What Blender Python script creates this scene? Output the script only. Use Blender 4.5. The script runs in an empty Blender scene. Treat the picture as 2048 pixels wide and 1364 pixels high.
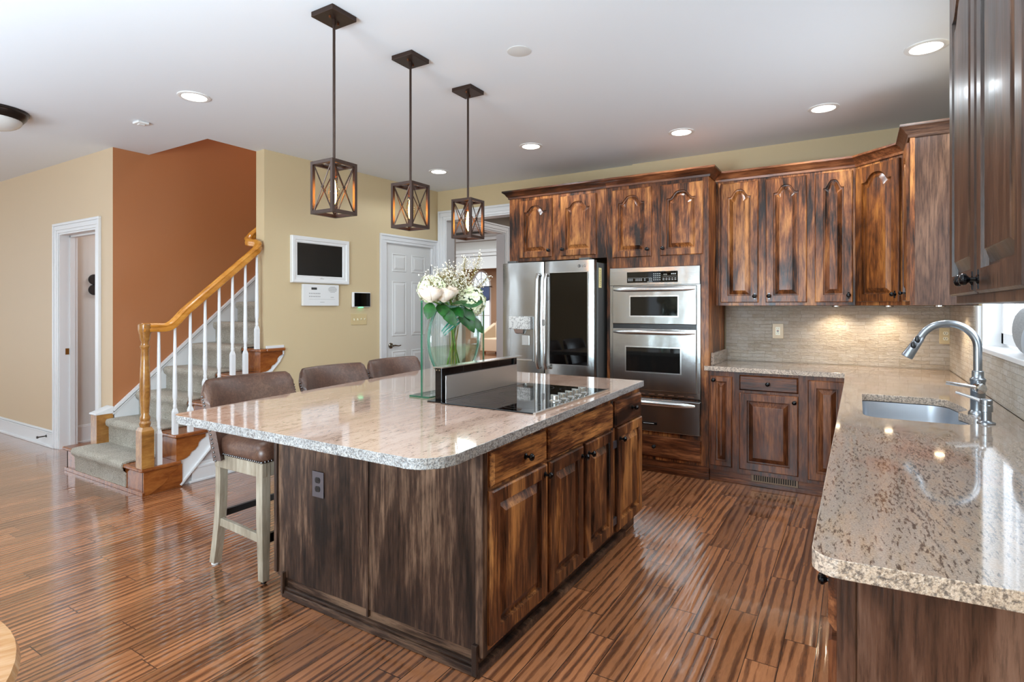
import bpy, bmesh, math, random
from mathutils import Vector, Matrix, noise
random.seed(7)
S = bpy.context.scene
COL = S.collection

# ------------------------------------------------------------------ camera, world, big lights, exposure
def look_cam():
    f_px, yaw = 1125.7, math.radians(31.54)
    cd = bpy.data.cameras.new('camera'); cam = bpy.data.objects.new('camera', cd); COL.objects.link(cam)
    cd.sensor_fit = 'HORIZONTAL'; cd.sensor_width = 36.0; cd.lens = 36.0 * f_px / 2048.0
    cd.shift_y = -(682 - 615) / 2048.0
    cd.clip_start = 0.02; cd.clip_end = 60
    cam.location = (0, 0, 1.36); cam.rotation_euler = (math.pi / 2, 0, yaw)
    S.camera = cam
look_cam()
S.view_settings.view_transform = 'Standard'; S.view_settings.look = 'None'
S.view_settings.exposure = 0.35; S.view_settings.gamma = 1.0; S.view_settings.use_curve_mapping = False
S.cycles.use_denoising = True
S.cycles.max_bounces = 10; S.cycles.diffuse_bounces = 4; S.cycles.glossy_bounces = 4
S.cycles.transmission_bounces = 8; S.cycles.transparent_max_bounces = 24
S.cycles.caustics_reflective = False; S.cycles.caustics_refractive = False
S.cycles.sample_clamp_indirect = 6.0
W = bpy.data.worlds.new('world'); S.world = W; W.use_nodes = True
W.node_tree.nodes['Background'].inputs[0].default_value = (0.80, 0.90, 1.0, 1)
W.node_tree.nodes['Background'].inputs[1].default_value = 1.1

def area(name, loc, rot, sx, sy, power, col=(1, 1, 1)):
    l = bpy.data.lights.new(name, 'AREA'); l.shape = 'RECTANGLE'; l.size = sx; l.size_y = sy
    l.energy = power; l.color = col
    o = bpy.data.objects.new(name, l); COL.objects.link(o); o.location = loc; o.rotation_euler = [math.radians(a) for a in rot]
    return o
# added panels standing in for daylight at unseen windows behind and far left
area('rear_fill', (-9.2, -3.2, 1.40), (90, 0, 0), 2.2, 2.1, 45, (0.80, 0.91, 1.0))
area('rear_fill', (-1.3, -3.2, 1.40), (90, 0, 0), 1.0, 2.1, 60, (0.76, 0.90, 1.0))
area('left_fill', (-10.9, -0.4, 1.4), (90, 0, -90), 2.3, 2.1, 30, (0.80, 0.91, 1.0))
# unseen upward panels added to brighten the ceiling
area('ceiling_fill', (-2.6, -0.9, 1.7), (180, 0, 0), 3.2, 1.6, 34, (0.72, 0.88, 1.0))
area('ceiling_fill', (-0.5, 0.9, 2.2), (180, 0, 0), 1.6, 1.4, 10, (0.72, 0.88, 1.0))
area('sink_window_daylight', (.80, 3.28, 1.70), (90, 0, 90), 1.5, 1.0, 26, (0.86, 0.94, 1.0))
fl = area('aimed_fill', (-1.55, -0.9, 1.2), (0, 0, 0), 1.2, 1.0, 95, (0.70, 0.87, 1.0)); fl.rotation_euler = Vector((-.34, .80, .50)).to_track_quat('-Z', 'Y').to_euler()  # unseen panel added, tilted forward to brighten the back of the room
area('ceiling_fill', (-4.8, -0.9, 1.6), (180, 0, 0), 1.8, 1.6, 75, (0.76, 0.88, 1.0))  # another added upward panel, for the left part of the ceiling
area('hall_area_light', (-5.9, 7.0, 2.70), (0, 0, 0), 1.2, 1.2, 52, (0.86, 0.93, 0.95))
area('hall_area_light', (-3.3, 7.4, 2.70), (0, 0, 0), .6, .6, 18, (1.0, 0.97, 0.95))  # added to brighten the dark hall, no lamp known there
area('far_room_overhead', (-9.2, 12.6, 2.60), (0, 0, 0), 2.4, 2.4, 120, (1.0, 0.97, 0.95))  # area lamp overhead in the far room, away from its window
area('side_room_light', (-6.2, 3.6, 2.60), (0, 0, 0), .5, .8, 16, (1.0, 1.0, 1.0))
area('stairwell_fill', (-5.0, 4.2, 4.9), (0, 0, 0), .6, .9, 30, (1.0, 0.95, 0.9))  # fill added for the dark stair shaft, no lamp seen up there

# ------------------------------------------------------------------ mesh builder
WO = {}          # world offset of every thing / part
class MB:
    def __init__(s): s.bm = bmesh.new(); s.mi = 0
    def face(s, vs):
        try:
            f = s.bm.faces.new(vs); f.material_index = s.mi; return f
        except ValueError: return None
    def hexa(s, p):
        v = [s.bm.verts.new(q) for q in p]
        for i in ((0, 3, 2, 1), (4, 5, 6, 7), (0, 1, 5, 4), (1, 2, 6, 5), (2, 3, 7, 6), (3, 0, 4, 7)): s.face([v[j] for j in i])
    def box(s, x0, x1, y0, y1, z0, z1, F=None):
        p = [(x0, y0, z0), (x1, y0, z0), (x1, y1, z0), (x0, y1, z0), (x0, y0, z1), (x1, y0, z1), (x1, y1, z1), (x0, y1, z1)]
        if F: p = [F(*q) for q in p]
        s.hexa(p)
    def bar(s, a, b, w, h=None, up=(0, 0, 1)):
        a = Vector(a); b = Vector(b); d = (b - a).normalized(); h = h or w
        u = Vector(up); sd = d.cross(u)
        if sd.length < 1e-4: sd = d.cross(Vector((1, 0, 0)))
        sd.normalize(); u = sd.cross(d).normalized(); sd *= w / 2; u *= h / 2
        s.hexa([a - sd - u, a + sd - u, a + sd + u, a - sd + u, b - sd - u, b + sd - u, b + sd + u, b - sd + u])
    def loft(s, loops, cap0=True, cap1=True, closed=True):
        L = [[s.bm.verts.new(p) for p in lp] for lp in loops]; n = len(L[0])
        for a, b in zip(L, L[1:]):
            for i in range(n if closed else n - 1):
                j = (i + 1) % n; s.face([a[i], a[j], b[j], b[i]])
        if cap0 and closed: s.face(list(reversed(L[0])))
        if cap1 and closed: s.face(L[-1])
        return L
    def tube(s, pts, r, n=10, cap=True, squash=None):
        pts = [Vector(p) for p in pts]; loops = []; prev = None
        for i, p in enumerate(pts):
            t = (pts[min(i + 1, len(pts) - 1)] - pts[max(i - 1, 0)])
            if t.length < 1e-9: t = Vector((0, 0, 1))
            t.normalize()
            if prev is None:
                prev = t.cross(Vector((0, 0, 1)))
                if prev.length < 1e-3: prev = Vector((1, 0, 0))
                prev.normalize()
            u = (prev - t * prev.dot(t)).normalized(); v = t.cross(u); prev = u
            rr = r(i / (len(pts) - 1)) if callable(r) else (r[i] if isinstance(r, (list, tuple)) else r)
            q = squash or 1.0
            loops.append([p + u * (rr * math.cos(2 * math.pi * k / n)) + v * (rr * q * math.sin(2 * math.pi * k / n)) for k in range(n)])
        s.loft(loops, cap, cap)
    def lathe(s, prof, c, axis=(0, 0, 1), n=24, cap0=True, cap1=True):
        ax = Vector(axis).normalized(); u = ax.cross(Vector((0, 0, 1)))
        if u.length < 1e-3: u = Vector((1, 0, 0))
        u.normalize(); v = ax.cross(u); c = Vector(c)
        loops = [[c + ax * h + u * (r * math.cos(2 * math.pi * k / n)) + v * (r * math.sin(2 * math.pi * k / n)) for k in range(n)] for r, h in prof]
        s.loft(loops, cap0, cap1)
    def prism(s, poly, f0, f1):
        s.loft([[f0(*p) for p in poly], [f1(*p) for p in poly]])
    def ball(s, c, r, n=8, m=6, sc=(1, 1, 1)):
        loops = []
        for i in range(1, m):
            a = math.pi * i / m
            loops.append([(c[0] + sc[0] * r * math.sin(a) * math.cos(2 * math.pi * k / n), c[1] + sc[1] * r * math.sin(a) * math.sin(2 * math.pi * k / n), c[2] - sc[2] * r * math.cos(a)) for k in range(n)])
        L = s.loft(loops, False, False)
        b = s.bm.verts.new((c[0], c[1], c[2] - sc[2] * r)); t = s.bm.verts.new((c[0], c[1], c[2] + sc[2] * r))
        for k in range(n):
            s.face([b, L[0][(k + 1) % n], L[0][k]]); s.face([t, L[-1][k], L[-1][(k + 1) % n]])
    def build(s, name, mat, parent=None, smooth=None, bevel=0, seg=2, loc=None, subsurf=0, recalc=True):
        if recalc: bmesh.ops.recalc_face_normals(s.bm, faces=s.bm.faces[:])
        off = Vector(loc) if loc is not None else (WO[parent.name] if parent else Vector((0, 0, 0)))
        bmesh.ops.translate(s.bm, verts=s.bm.verts[:], vec=-off)
        me = bpy.data.meshes.new(name); s.bm.to_mesh(me); s.bm.free()
        o = bpy.data.objects.new(name, me); COL.objects.link(o)
        for m in (mat if isinstance(mat, (list, tuple)) else [mat]): me.materials.append(m)
        if parent: o.parent = parent
        else: o.location = off
        WO[o.name] = off
        if smooth is not None:
            for p in me.polygons: p.use_smooth = True
            me.set_sharp_from_angle(angle=math.radians(smooth))
        if bevel:
            b = o.modifiers.new('bevel', 'BEVEL'); b.width = bevel; b.segments = seg; b.limit_method = 'ANGLE'; b.angle_limit = math.radians(40)
            if smooth is None:
                pass
        if subsurf:
            b = o.modifiers.new('sub', 'SUBSURF'); b.levels = subsurf; b.render_levels = subsurf
        return o

def tag(o, label=None, cat=None, group=None, kind=None):
    if label: o['label'] = label
    if cat: o['category'] = cat
    if group: o['group'] = group
    if kind: o['kind'] = kind
    return o
def thing(name, loc, label, cat, group=None):
    o = bpy.data.objects.new(name, None); COL.objects.link(o); o.location = loc; o.empty_display_size = .05
    WO[o.name] = Vector(loc); return tag(o, label, cat, group)
def struct(name, mb, mat, **k):
    o = mb.build(name, mat, **k); o['kind'] = 'structure'; return o
def copy_tree(o, parent=None):
    c = o.copy(); COL.objects.link(c)
    if parent: c.parent = parent
    WO[c.name] = WO[o.name]
    for ch in o.children: copy_tree(ch, c)
    return c
def bx(name, x0, x1, y0, y1, z0, z1, mat, parent=None, bevel=0, F=None, **k):
    m = MB(); m.box(x0, x1, y0, y1, z0, z1, F); return m.build(name, mat, parent, bevel=bevel, **k)

# ------------------------------------------------------------------ materials
def lin(h):
    h = h.lstrip('#'); r = []
    for i in (0, 2, 4):
        c = int(h[i:i + 2], 16) / 255; r.append(c / 12.92 if c <= .04045 else ((c + .055) / 1.055) ** 2.4)
    return (*r, 1)
class NT:
    def __init__(s, name):
        s.m = bpy.data.materials.new(name); s.m.use_nodes = True; s.t = s.m.node_tree
        s.b = s.t.nodes['Principled BSDF']
    def n(s, t, props=None, **inp):
        nd = s.t.nodes.new(t)
        for k, v in (props or {}).items(): setattr(nd, k, v)
        for k, v in inp.items(): s.set(nd, k, v)
        return nd
    def set(s, nd, k, v):
        k = int(k[1:]) if k[0] == 'i' and k[1:].isdigit() else k.replace('_', ' ')
        sock = nd.inputs[k]
        if hasattr(v, 'outputs'): s.t.links.new(v.outputs[0], sock)
        elif hasattr(v, 'is_linked'): s.t.links.new(v, sock)
        else: sock.default_value = v
    def P(s, **k):
        for a, v in k.items(): s.set(s.b, a, v)
        return s.m
    def math(s, op, a, b=0.0, c=None):
        nd = s.n('ShaderNodeMath', {'operation': op}, i0=a, i1=b)
        if c is not None: s.set(nd, 'i2', c)
        return nd
    def noise(s, vec, scale, detail=4, rough=.55, dist=0, dim='3D'):
        return s.n('ShaderNodeTexNoise', {'noise_dimensions': dim}, Vector=vec, Scale=scale, Detail=detail, Roughness=rough, Distortion=dist)
    def ramp(s, fac, stops, interp='LINEAR'):
        nd = s.n('ShaderNodeValToRGB', Fac=fac); cr = nd.color_ramp; cr.interpolation = interp
        while len(cr.elements) < len(stops): cr.elements.new(.5)
        for e, (p, c) in zip(cr.elements, stops):
            e.position = p; e.color = lin(c) if isinstance(c, str) else ((c, c, c, 1) if isinstance(c, (int, float)) else c)
        return nd
    def mix(s, fac, a, b, mode='MIX'):
        nd = s.t.nodes.new('ShaderNodeMix'); nd.data_type = 'RGBA'; nd.blend_type = mode
        for i, v in ((0, fac), (6, a), (7, b)):
            if hasattr(v, 'outputs'):
                so = [q for q in v.outputs if q.type == 'RGBA'] if v.bl_idname == 'ShaderNodeMix' else [v.outputs[0]]
                s.t.links.new(so[0], nd.inputs[i])
            elif isinstance(v, str): nd.inputs[i].default_value = lin(v)
            elif hasattr(v, 'is_linked'): s.t.links.new(v, nd.inputs[i])
            else: nd.inputs[i].default_value = v
        return nd.outputs[2]
    def obj(s, scale=(1, 1, 1), rand=True, rot=(0, 0, 0)):
        tc = s.n('ShaderNodeTexCoord'); v = tc.outputs['Object']
        if rand:
            oi = s.n('ShaderNodeObjectInfo')
            k = s.math('MULTIPLY', oi.outputs['Random'], 37.0)
            v = s.n('ShaderNodeVectorMath', {'operation': 'ADD'}, i0=v, i1=k).outputs[0]
        mp = s.n('ShaderNodeMapping', Vector=v); mp.inputs['Scale'].default_value = scale; mp.inputs['Rotation'].default_value = rot
        return mp.outputs[0]
    def world(s, scale=(1, 1, 1), rot=(0, 0, 0)):
        g = s.n('ShaderNodeNewGeometry')
        mp = s.n('ShaderNodeMapping', Vector=g.outputs['Position']); mp.inputs['Scale'].default_value = scale; mp.inputs['Rotation'].default_value = rot
        return mp.outputs[0]
    def bump(s, h, strength=.3, dist=.01):
        return s.n('ShaderNodeBump', Height=h, Strength=strength, Distance=dist).outputs[0]

def flat(name, col, rough=.5, metal=0, spec=.5, **k):
    t = NT(name); t.P(Base_Color=lin(col), Roughness=rough, Metallic=metal, Specular_IOR_Level=spec)
    for a, v in k.items(): t.set(t.b, a, v)
    return t.m
def emit(name, col, strength):
    t = NT(name); return t.P(Base_Color=lin(col), Emission_Color=lin(col), Emission_Strength=strength)
def paint(name, col, rough=.55, var=.05):
    t = NT(name); v = t.world(); nz = t.noise(v, 1.3, 3); fine = t.noise(v, 220, 2)
    c = t.mix(t.math('MULTIPLY', nz, var * 2).outputs[0], lin(col), (0.35, .3, .25, 1))
    return t.P(Base_Color=c, Roughness=rough, Normal=t.bump(fine, .06, .002))

def wood(name, dark, mid, light, axis='Z', patch=2.6, sf=26, rough=.34, shift=0.0, grain=.5, con=1.0):
    t = NT(name)
    st = {'Z': (1, 1, .07), 'X': (.07, 1, 1), 'Y': (1, .07, 1)}[axis]
    st2 = {'Z': (1, 1, .28), 'X': (.28, 1, 1), 'Y': (1, .28, 1)}[axis]
    st3 = {'Z': (1, 1, .16), 'X': (.16, 1, 1), 'Y': (1, .16, 1)}[axis]
    v1 = t.obj(st); v2 = t.obj(st2); v3 = t.obj(st3)
    fine = t.noise(v1, 110, 5, .7); streak = t.noise(v1, sf, 5, .65); pt = t.noise(v2, patch * 1.6, 5, .62, .6)
    cath = t.noise(v3, 5.0, 2, .5, .3)
    rings = t.math('SINE', t.math('MULTIPLY_ADD', streak, 2.5, t.math('MULTIPLY', cath, 80.0)))
    rings = t.math('MULTIPLY_ADD', rings, .5, .5)
    f = t.math('MULTIPLY_ADD', pt, 2.1 * con, (.5 - 1.05 * con - .5 * con - .375 * con) - .07 * grain + shift)
    f = t.math('MULTIPLY_ADD', streak, 1.0 * con, f)
    f = t.math('MULTIPLY_ADD', fine, .75 * con, f)
    f = t.math('MULTIPLY_ADD', rings, .14 * grain, f)
    dm = tuple(.5 * a + .5 * b for a, b in zip(lin(dark), lin(mid))); lm = tuple(.45 * a + .55 * b for a, b in zip(lin(light), lin(mid)))
    col = t.ramp(f, [(.10, dark), (.34, dm), (.52, mid), (.70, lm), (.95, light)])
    pores = t.ramp(fine, [(.34, .30), (.50, 1.0)])
    col = t.mix(.55, col, pores, 'MULTIPLY')
    rg = t.ramp(rings, [(.0, .42), (.55, 1.0)])
    col = t.mix(grain * .6, col, rg, 'MULTIPLY')
    h = t.math('MULTIPLY_ADD', rings, .2, fine)
    rr = t.math('MULTIPLY_ADD', streak, .25, rough - .12)
    return t.P(Base_Color=col, Roughness=rr, Normal=t.bump(h, .22, .003), Coat_Weight=.06, Coat_Roughness=.12, Specular_IOR_Level=.32)

WD = ('#1c120d', '#5d3a22', '#a9743f')
def woods(key, d, m, l, **k): return {a: wood(f'stained_oak_{key}_{a}', d, m, l, a, **k) for a in 'XYZ'}
oakU = woods('upper', '#23140c', '#7c4726', '#bb7d45', shift=-.03, con=1.15, patch=3.2)
oakI = woods('island', '#1b110d', '#663c24', '#b97d46', shift=.04, grain=.25, con=1.15)
oakE = woods('island_end', '#150e0b', '#422f25', '#876b56', shift=-.01, grain=.10, con=1.0, sf=46)
oakB = woods('base', '#1c0f09', '#66381f', '#a06640', shift=.02, grain=.3, con=.9)
oakP = woods('side_panel', '#2b1c15', '#543a2c', '#7d5d48', shift=.06, grain=.45, con=.8)
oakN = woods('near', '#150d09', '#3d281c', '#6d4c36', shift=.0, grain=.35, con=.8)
oakDark = flat('dark_gap_tone', '#120c09', .6)  # near-black, serves as painted shade in the island gap

def floor_mat():
    t = NT('hand_scraped_plank_floor')
    g = t.n('ShaderNodeNewGeometry'); sp = t.n('ShaderNodeSeparateXYZ', Vector=g.outputs['Position'])
    x, y = sp.outputs[0], sp.outputs[1]
    w = .117
    xs = t.math('DIVIDE', t.math('ADD', x, 1.075 + 20 * w), w)
    row = t.math('FLOOR', xs); fx = t.math('FRACT', xs)
    rn = t.n('ShaderNodeTexWhiteNoise', {'noise_dimensions': '1D'}, W=row)
    ys = t.math('ADD', t.math('DIVIDE', y, .78), t.math('MULTIPLY', rn, 7.0))
    colm = t.math('FLOOR', ys); fy = t.math('FRACT', ys)
    pid = t.n('ShaderNodeTexWhiteNoise', {'noise_dimensions': '2D'}, Vector=t.n('ShaderNodeCombineXYZ', X=row, Y=colm))
    r = pid.outputs[0]
    ev = t.n('ShaderNodeCombineXYZ', X=t.math('ADD', x, t.math('MULTIPLY', r, 9.0)), Y=t.math('MULTIPLY_ADD', r, 13.0, t.math('MULTIPLY', y, .12)), Z=r)
    warp = t.noise(ev, 4.0, 2, .5); fine = t.noise(ev, 130, 4, .65)
    ph = t.math('MULTIPLY_ADD', warp, 3.2, t.math('MULTIPLY', x, 27.0))
    wv = t.math('MULTIPLY_ADD', t.math('SINE', t.math('MULTIPLY', ph, 6.2832)), .5, .5)
    brk = t.noise(ev, 24, 3, .55, .3)
    patchy = t.noise(t.n('ShaderNodeCombineXYZ', X=t.math('MULTIPLY', x, 2.2), Y=t.math('MULTIPLY_ADD', r, 5.0, t.math('MULTIPLY', y, 1.6)), Z=r), 1.0, 2, .5)
    wv2 = t.math('MULTIPLY_ADD', brk, .95, t.math('MULTIPLY', wv, .45))
    wv2 = t.math('MULTIPLY_ADD', patchy, .55, wv2); wv2 = t.math('MULTIPLY_ADD', fine, .16, wv2)
    stripe = t.ramp(wv2, [(.80, '#673f29'), (1.02, '#955f3c'), (1.24, '#ab7049')])
    tone = t.ramp(r, [(0, .66), (1, 1.18)])
    col = t.mix(1.0, stripe, tone, 'MULTIPLY')
    fr = t.ramp(fine, [(.3, .72), (.6, 1.0)])
    col = t.mix(.7, col, fr, 'MULTIPLY')
    ex = t.math('LESS_THAN', t.math('MINIMUM', fx, t.math('SUBTRACT', 1.0, fx)), .014)
    ey = t.math('LESS_THAN', t.math('MINIMUM', fy, t.math('SUBTRACT', 1.0, fy)), .0022)
    seam = t.math('MAXIMUM', ex, ey)
    col = t.mix(seam.outputs[0], col, '#190d08')
    h = t.math('MULTIPLY_ADD', wv, .8, t.math('MULTIPLY', brk, .6))
    h = t.math('SUBTRACT', h, t.math('MULTIPLY', seam, 1.6))
    rough = t.math('MULTIPLY_ADD', fine, .08, .12)
    return t.P(Base_Color=col, Roughness=rough, Normal=t.bump(h, .26, .004), Coat_Weight=.9, Coat_Roughness=.06, Coat_IOR=1.75, Coat_Normal=t.bump(h, .16, .004))

def granite(name, stops, fl='#4a3328', rot=.5, edge=False, pink=None, lo=.345):
    t = NT(name)
    v = t.world((1, 1, 1)); vs = t.world((1.0, .22, 1.0), (0, 0, rot)); vm = t.world((1, .45, 1), (0, 0, rot))
    big = t.noise(vm, 1.7, 5, .62, .8); mid = t.noise(vs, 34, 5, .68, .3); fine = t.noise(vs, 150, 4, .7)
    grain = t.noise(v, 260, 2, .6)
    f = t.math('MULTIPLY_ADD', mid, .55, t.math('MULTIPLY', big, .75)); f = t.math('ADD', f, -.15)
    col = t.ramp(f, stops)
    col = t.mix(t.ramp(grain, [(.35, .0), (.75, .45)]).outputs[0], col, '#dfcdb9')
    if pink: col = t.mix(t.ramp(t.noise(vm, 2.6, 4, .6), [(.58, 0), (.74, .6)]).outputs[0], col, pink)
    flk = t.math('MULTIPLY_ADD', big, -.22, t.math('MULTIPLY_ADD', mid, .35, t.math('MULTIPLY', fine, .75)))
    m = t.ramp(flk, [(lo, 1.0), (lo + .075, 0.0)])
    col = t.mix(t.math('MULTIPLY', m, .6 if edge else .85).outputs[0], col, fl)
    if edge:
        e = t.noise(v, 130, 4, .7)
        col = t.mix(t.ramp(e, [(.38, .8), (.54, 0)]).outputs[0], col, '#4d4542')
        return t.P(Base_Color=col, Roughness=.28, Normal=t.bump(t.noise(v, 60, 4, .7), .7, .006), Coat_Weight=.3)
    return t.P(Base_Color=col, Roughness=.07, Coat_Weight=.5, Coat_Roughness=.04)
granI = granite('island_granite', [(.20, '#8c6754'), (.40, '#b28c78'), (.58, '#c8a895'), (.80, '#ba9884')], '#75553f', 1.05, lo=.315)
granIe = granite('island_granite_edge', [(.2, '#676c70'), (.5, '#92979a'), (.8, '#b3b0aa')], '#3b3837', .4, True)  # grey chipped stone; the cool blue cast paints in a window reflection
granS = granite('sink_counter_granite', [(.18, '#6e5947'), (.36, '#9c8166'), (.52, '#8f8177'), (.66, '#a0846c'), (.85, '#81736c')], '#382a24', .75, pink='#a5705c')
granSe = granite('sink_counter_granite_edge', [(.2, '#a08a76'), (.5, '#c9b29c'), (.8, '#d9c6b4')], '#5b4a3f', .4, True)

def stone_mat():
    t = NT('split_face_stone_tile')
    g = t.n('ShaderNodeNewGeometry'); sp = t.n('ShaderNodeSeparateXYZ', Vector=g.outputs['Position'])
    xy = t.math('ADD', sp.outputs[0], sp.outputs[1])
    uv = t.n('ShaderNodeCombineXYZ', X=xy, Y=sp.outputs[2])
    wob = t.noise(g.outputs['Position'], 9, 2); 
    uv2 = t.n('ShaderNodeVectorMath', {'operation': 'MULTIPLY_ADD'}, i0=wob.outputs['Color'], i1=(.012, .012, 0), i2=uv)
    br = t.n('ShaderNodeTexBrick', {'offset': .37, 'squash': .7, 'squash_frequency': 3}, Vector=uv2, Scale=1.0, Mortar_Size=.0012, Mortar_Smooth=.2, Bias=.0, Brick_Width=.135, Row_Height=.0285)
    br.inputs['Color1'].default_value = (0, 0, 0, 1); br.inputs['Color2'].default_value = (1, 1, 1, 1); br.inputs['Mortar'].default_value = (.2, .2, .2, 1)
    n1 = t.noise(g.outputs['Position'], 5, 4); n2 = t.noise(t.world((1, 1, 2.4)), 30, 6, .72)
    f = t.math('MULTIPLY_ADD', br, .24, t.math('MULTIPLY', n1, .65)); f = t.math('MULTIPLY_ADD', n2, .7, t.math('ADD', f, -.2))
    col = t.ramp(f, [(.2, '#c2ab90'), (.5, '#e0d1bc'), (.8, '#f3eade')])
    col = t.mix(t.math('MULTIPLY', br.outputs['Fac'], .45).outputs[0], col, '#97816a')
    h = t.math('MULTIPLY_ADD', n2, 1.3, t.math('MULTIPLY', br, .7)); h = t.math('SUBTRACT', h, br.outputs['Fac'])
    return t.P(Base_Color=col, Roughness=.6, Normal=t.bump(h, 1.0, .03))

def steel_mat(name, col='#b4b2ae', rough=.24, wave=.25, axis=(1, 1, .02)):
    t = NT(name); v = t.obj(axis, rand=False); br = t.noise(v, 300, 2, .6); wv = t.noise(t.obj((1, 1, .55)), 4.0, 2, .4, .4)
    h = t.math('MULTIPLY_ADD', br, .02, wv)
    return t.P(Base_Color=lin(col), Metallic=1.0, Roughness=t.math('MULTIPLY_ADD', br, .10, rough - .05), Normal=t.bump(h, wave, .03))

def clear_glass(name, tint, refl=.9, rough=0.0):
    t = NT(name); tr = t.n('ShaderNodeBsdfTransparent', Color=tint); gl = t.n('ShaderNodeBsdfGlossy', Color=(refl, refl, refl, 1), Roughness=rough)
    fc = t.n('ShaderNodeLayerWeight', Blend=.5).outputs['Facing']
    fr = t.math('MULTIPLY_ADD', t.math('POWER', fc, 4.0), .75, .035); mx = t.n('ShaderNodeMixShader', i0=fr, i1=tr, i2=gl)
    t.t.links.new(mx.outputs[0], t.t.nodes['Material Output'].inputs['Surface']); return t.m

wallTan = paint('tan_wall_paint', '#cdb891'); wallTan2 = paint('beige_wall_paint', '#cdb595')
wallBrown = paint('brown_wall_paint', '#a8683a', .5); ceilW = paint('ceiling_white_paint', '#e2e7ec', .75, .01)
trimW = flat('white_trim_paint', '#dcdcdc', .35); doorW = flat('white_door_paint', '#d6d5d2', .4)
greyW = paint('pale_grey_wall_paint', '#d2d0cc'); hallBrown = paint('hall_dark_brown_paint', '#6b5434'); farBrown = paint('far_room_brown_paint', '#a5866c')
FLOOR = floor_mat(); STONE = stone_mat()
steelF = steel_mat('fridge_stainless', '#a2a2a0'); steelO = steel_mat('oven_stainless', '#adadab', .22, .22, (.02, 1, 1)); steelH = steel_mat('handle_stainless', '#d0cfcc', .25, .0)
nickel = steel_mat('brushed_nickel', '#989da2', .3, 0, (1, 1, .1)); sinkS = steel_mat('sink_stainless', '#c3c8ce', .42, .0)
chrome = flat('chrome', '#d8d8d8', .08, 1); fridgeSide = flat('fridge_grey_side', '#5e5e5c', .45, .4)
blackGlass = flat('black_glass', '#050505', .03, 0, .5); blackGloss = flat('black_gloss_metal', '#0b0b0c', .12); blackKnob = flat('black_knob', '#0a0a0c', .15, .3)
blackPlastic = flat('black_plastic', '#0f0f10', .35); ovenGlass = flat('oven_window_glass', '#141413', .05)
whitePlastic = flat('white_plastic', '#e2e2e0', .35); almond = flat('almond_plastic', '#cbb588', .4); ivory = flat('ivory_plastic', '#e4dcc0', .35)
gunmetal = flat('gunmetal_plate', '#6d6a70', .35, .7); brass = flat('aged_brass', '#b89a58', .3, 1)
bronze = flat('oil_rubbed_bronze', '#3a2a22', .38, .6); bronzeIn = flat('copper_inner_bronze', '#6a3a1c', .4, .5)
marks = flat('pale_grey_print', '#a9a9a6', .5); darkPrint = flat('dark_print', '#3a3a38', .5)

def railwood(name, a, b, c, sc=1):
    t = NT(name); v = t.obj((1, .12, .35)); n1 = t.noise(v, 30, 5, .65, .4); n2 = t.noise(v, 140, 3)
    f = t.math('MULTIPLY_ADD', n2, .3, t.math('MULTIPLY', n1, .8))
    return t.P(Base_Color=t.ramp(f, [(.3, a), (.52, b), (.75, c)]), Roughness=.25, Coat_Weight=.3)
goldOak = railwood('golden_oak', '#8d5418', '#bf7c2b', '#d79a45'); newelOak = railwood('newel_oak', '#6b4521', '#956430', '#b98645')
treadOak = railwood('red_oak_tread', '#552a12', '#85481f', '#a5652f')
def carpet_mat():
    t = NT('carpet'); v = t.world(); n1 = t.noise(v, 170, 3, .75); n2 = t.noise(v, 7, 3)
    f = t.math('MULTIPLY_ADD', n2, .3, t.math('MULTIPLY_ADD', n1, 1.4, -.35))
    return t.P(Base_Color=t.ramp(f, [(.25, '#6f634f'), (.5, '#b3a894'), (.75, '#ddd6c8')]), Roughness=.95, Specular_IOR_Level=.1, Normal=t.bump(n1, .8, .015), Sheen_Weight=.3)
CARPET = carpet_mat()
def leather_mat():
    t = NT('brown_leather'); v = t.obj(); n1 = t.noise(v, 5, 4, .6); vo = t.n('ShaderNodeTexVoronoi', {'feature': 'DISTANCE_TO_EDGE'}, Vector=v, Scale=190.0)
    n3 = t.noise(v, 60, 4, .65, 1.0)
    f = t.math('MULTIPLY_ADD', n3, .55, t.math('MULTIPLY', n1, .55))
    return t.P(Base_Color=t.ramp(f, [(.3, '#35231b'), (.55, '#583d31'), (.8, '#7c5c48')]), Roughness=.33, Normal=t.bump(t.math('MINIMUM', vo, .1), .25, .004))
LEATHER = leather_mat()
def greywood():
    t = NT('weathered_grey_wood'); v = t.obj((1, 1, .1)); n1 = t.noise(v, 50, 5, .7); n2 = t.noise(t.obj((1, 1, .4)), 7, 3)
    f = t.math('MULTIPLY_ADD', n2, .6, t.math('MULTIPLY', n1, .6))
    return t.P(Base_Color=t.ramp(f, [(.35, '#6f6353'), (.58, '#a09481'), (.8, '#bfb6a4')]), Roughness=.55, Normal=t.bump(n1, .2, .003))
GREYWOOD = greywood()

# ------------------------------------------------------------------ frames: (u along the face, n out of the face, z up) -> world
def FS(y0): return lambda u, n, z: (u, y0 - n, z)           # faces -Y
def FE(x0): return lambda u, n, z: (x0 + n, u, z)           # faces +X
def FW(x0): return lambda u, n, z: (x0 - n, u, z)           # faces -X
LA = Vector((-4.405, 3.05)); LB = Vector((-4.27, 5.245)); LT = (LB - LA).normalized(); LN = Vector((LT.y, -LT.x))
def FL(s, n, z):                                              # the intercom wall, slightly out of square
    p = LA + LT * s + LN * n; return (p.x, p.y, z)

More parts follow.
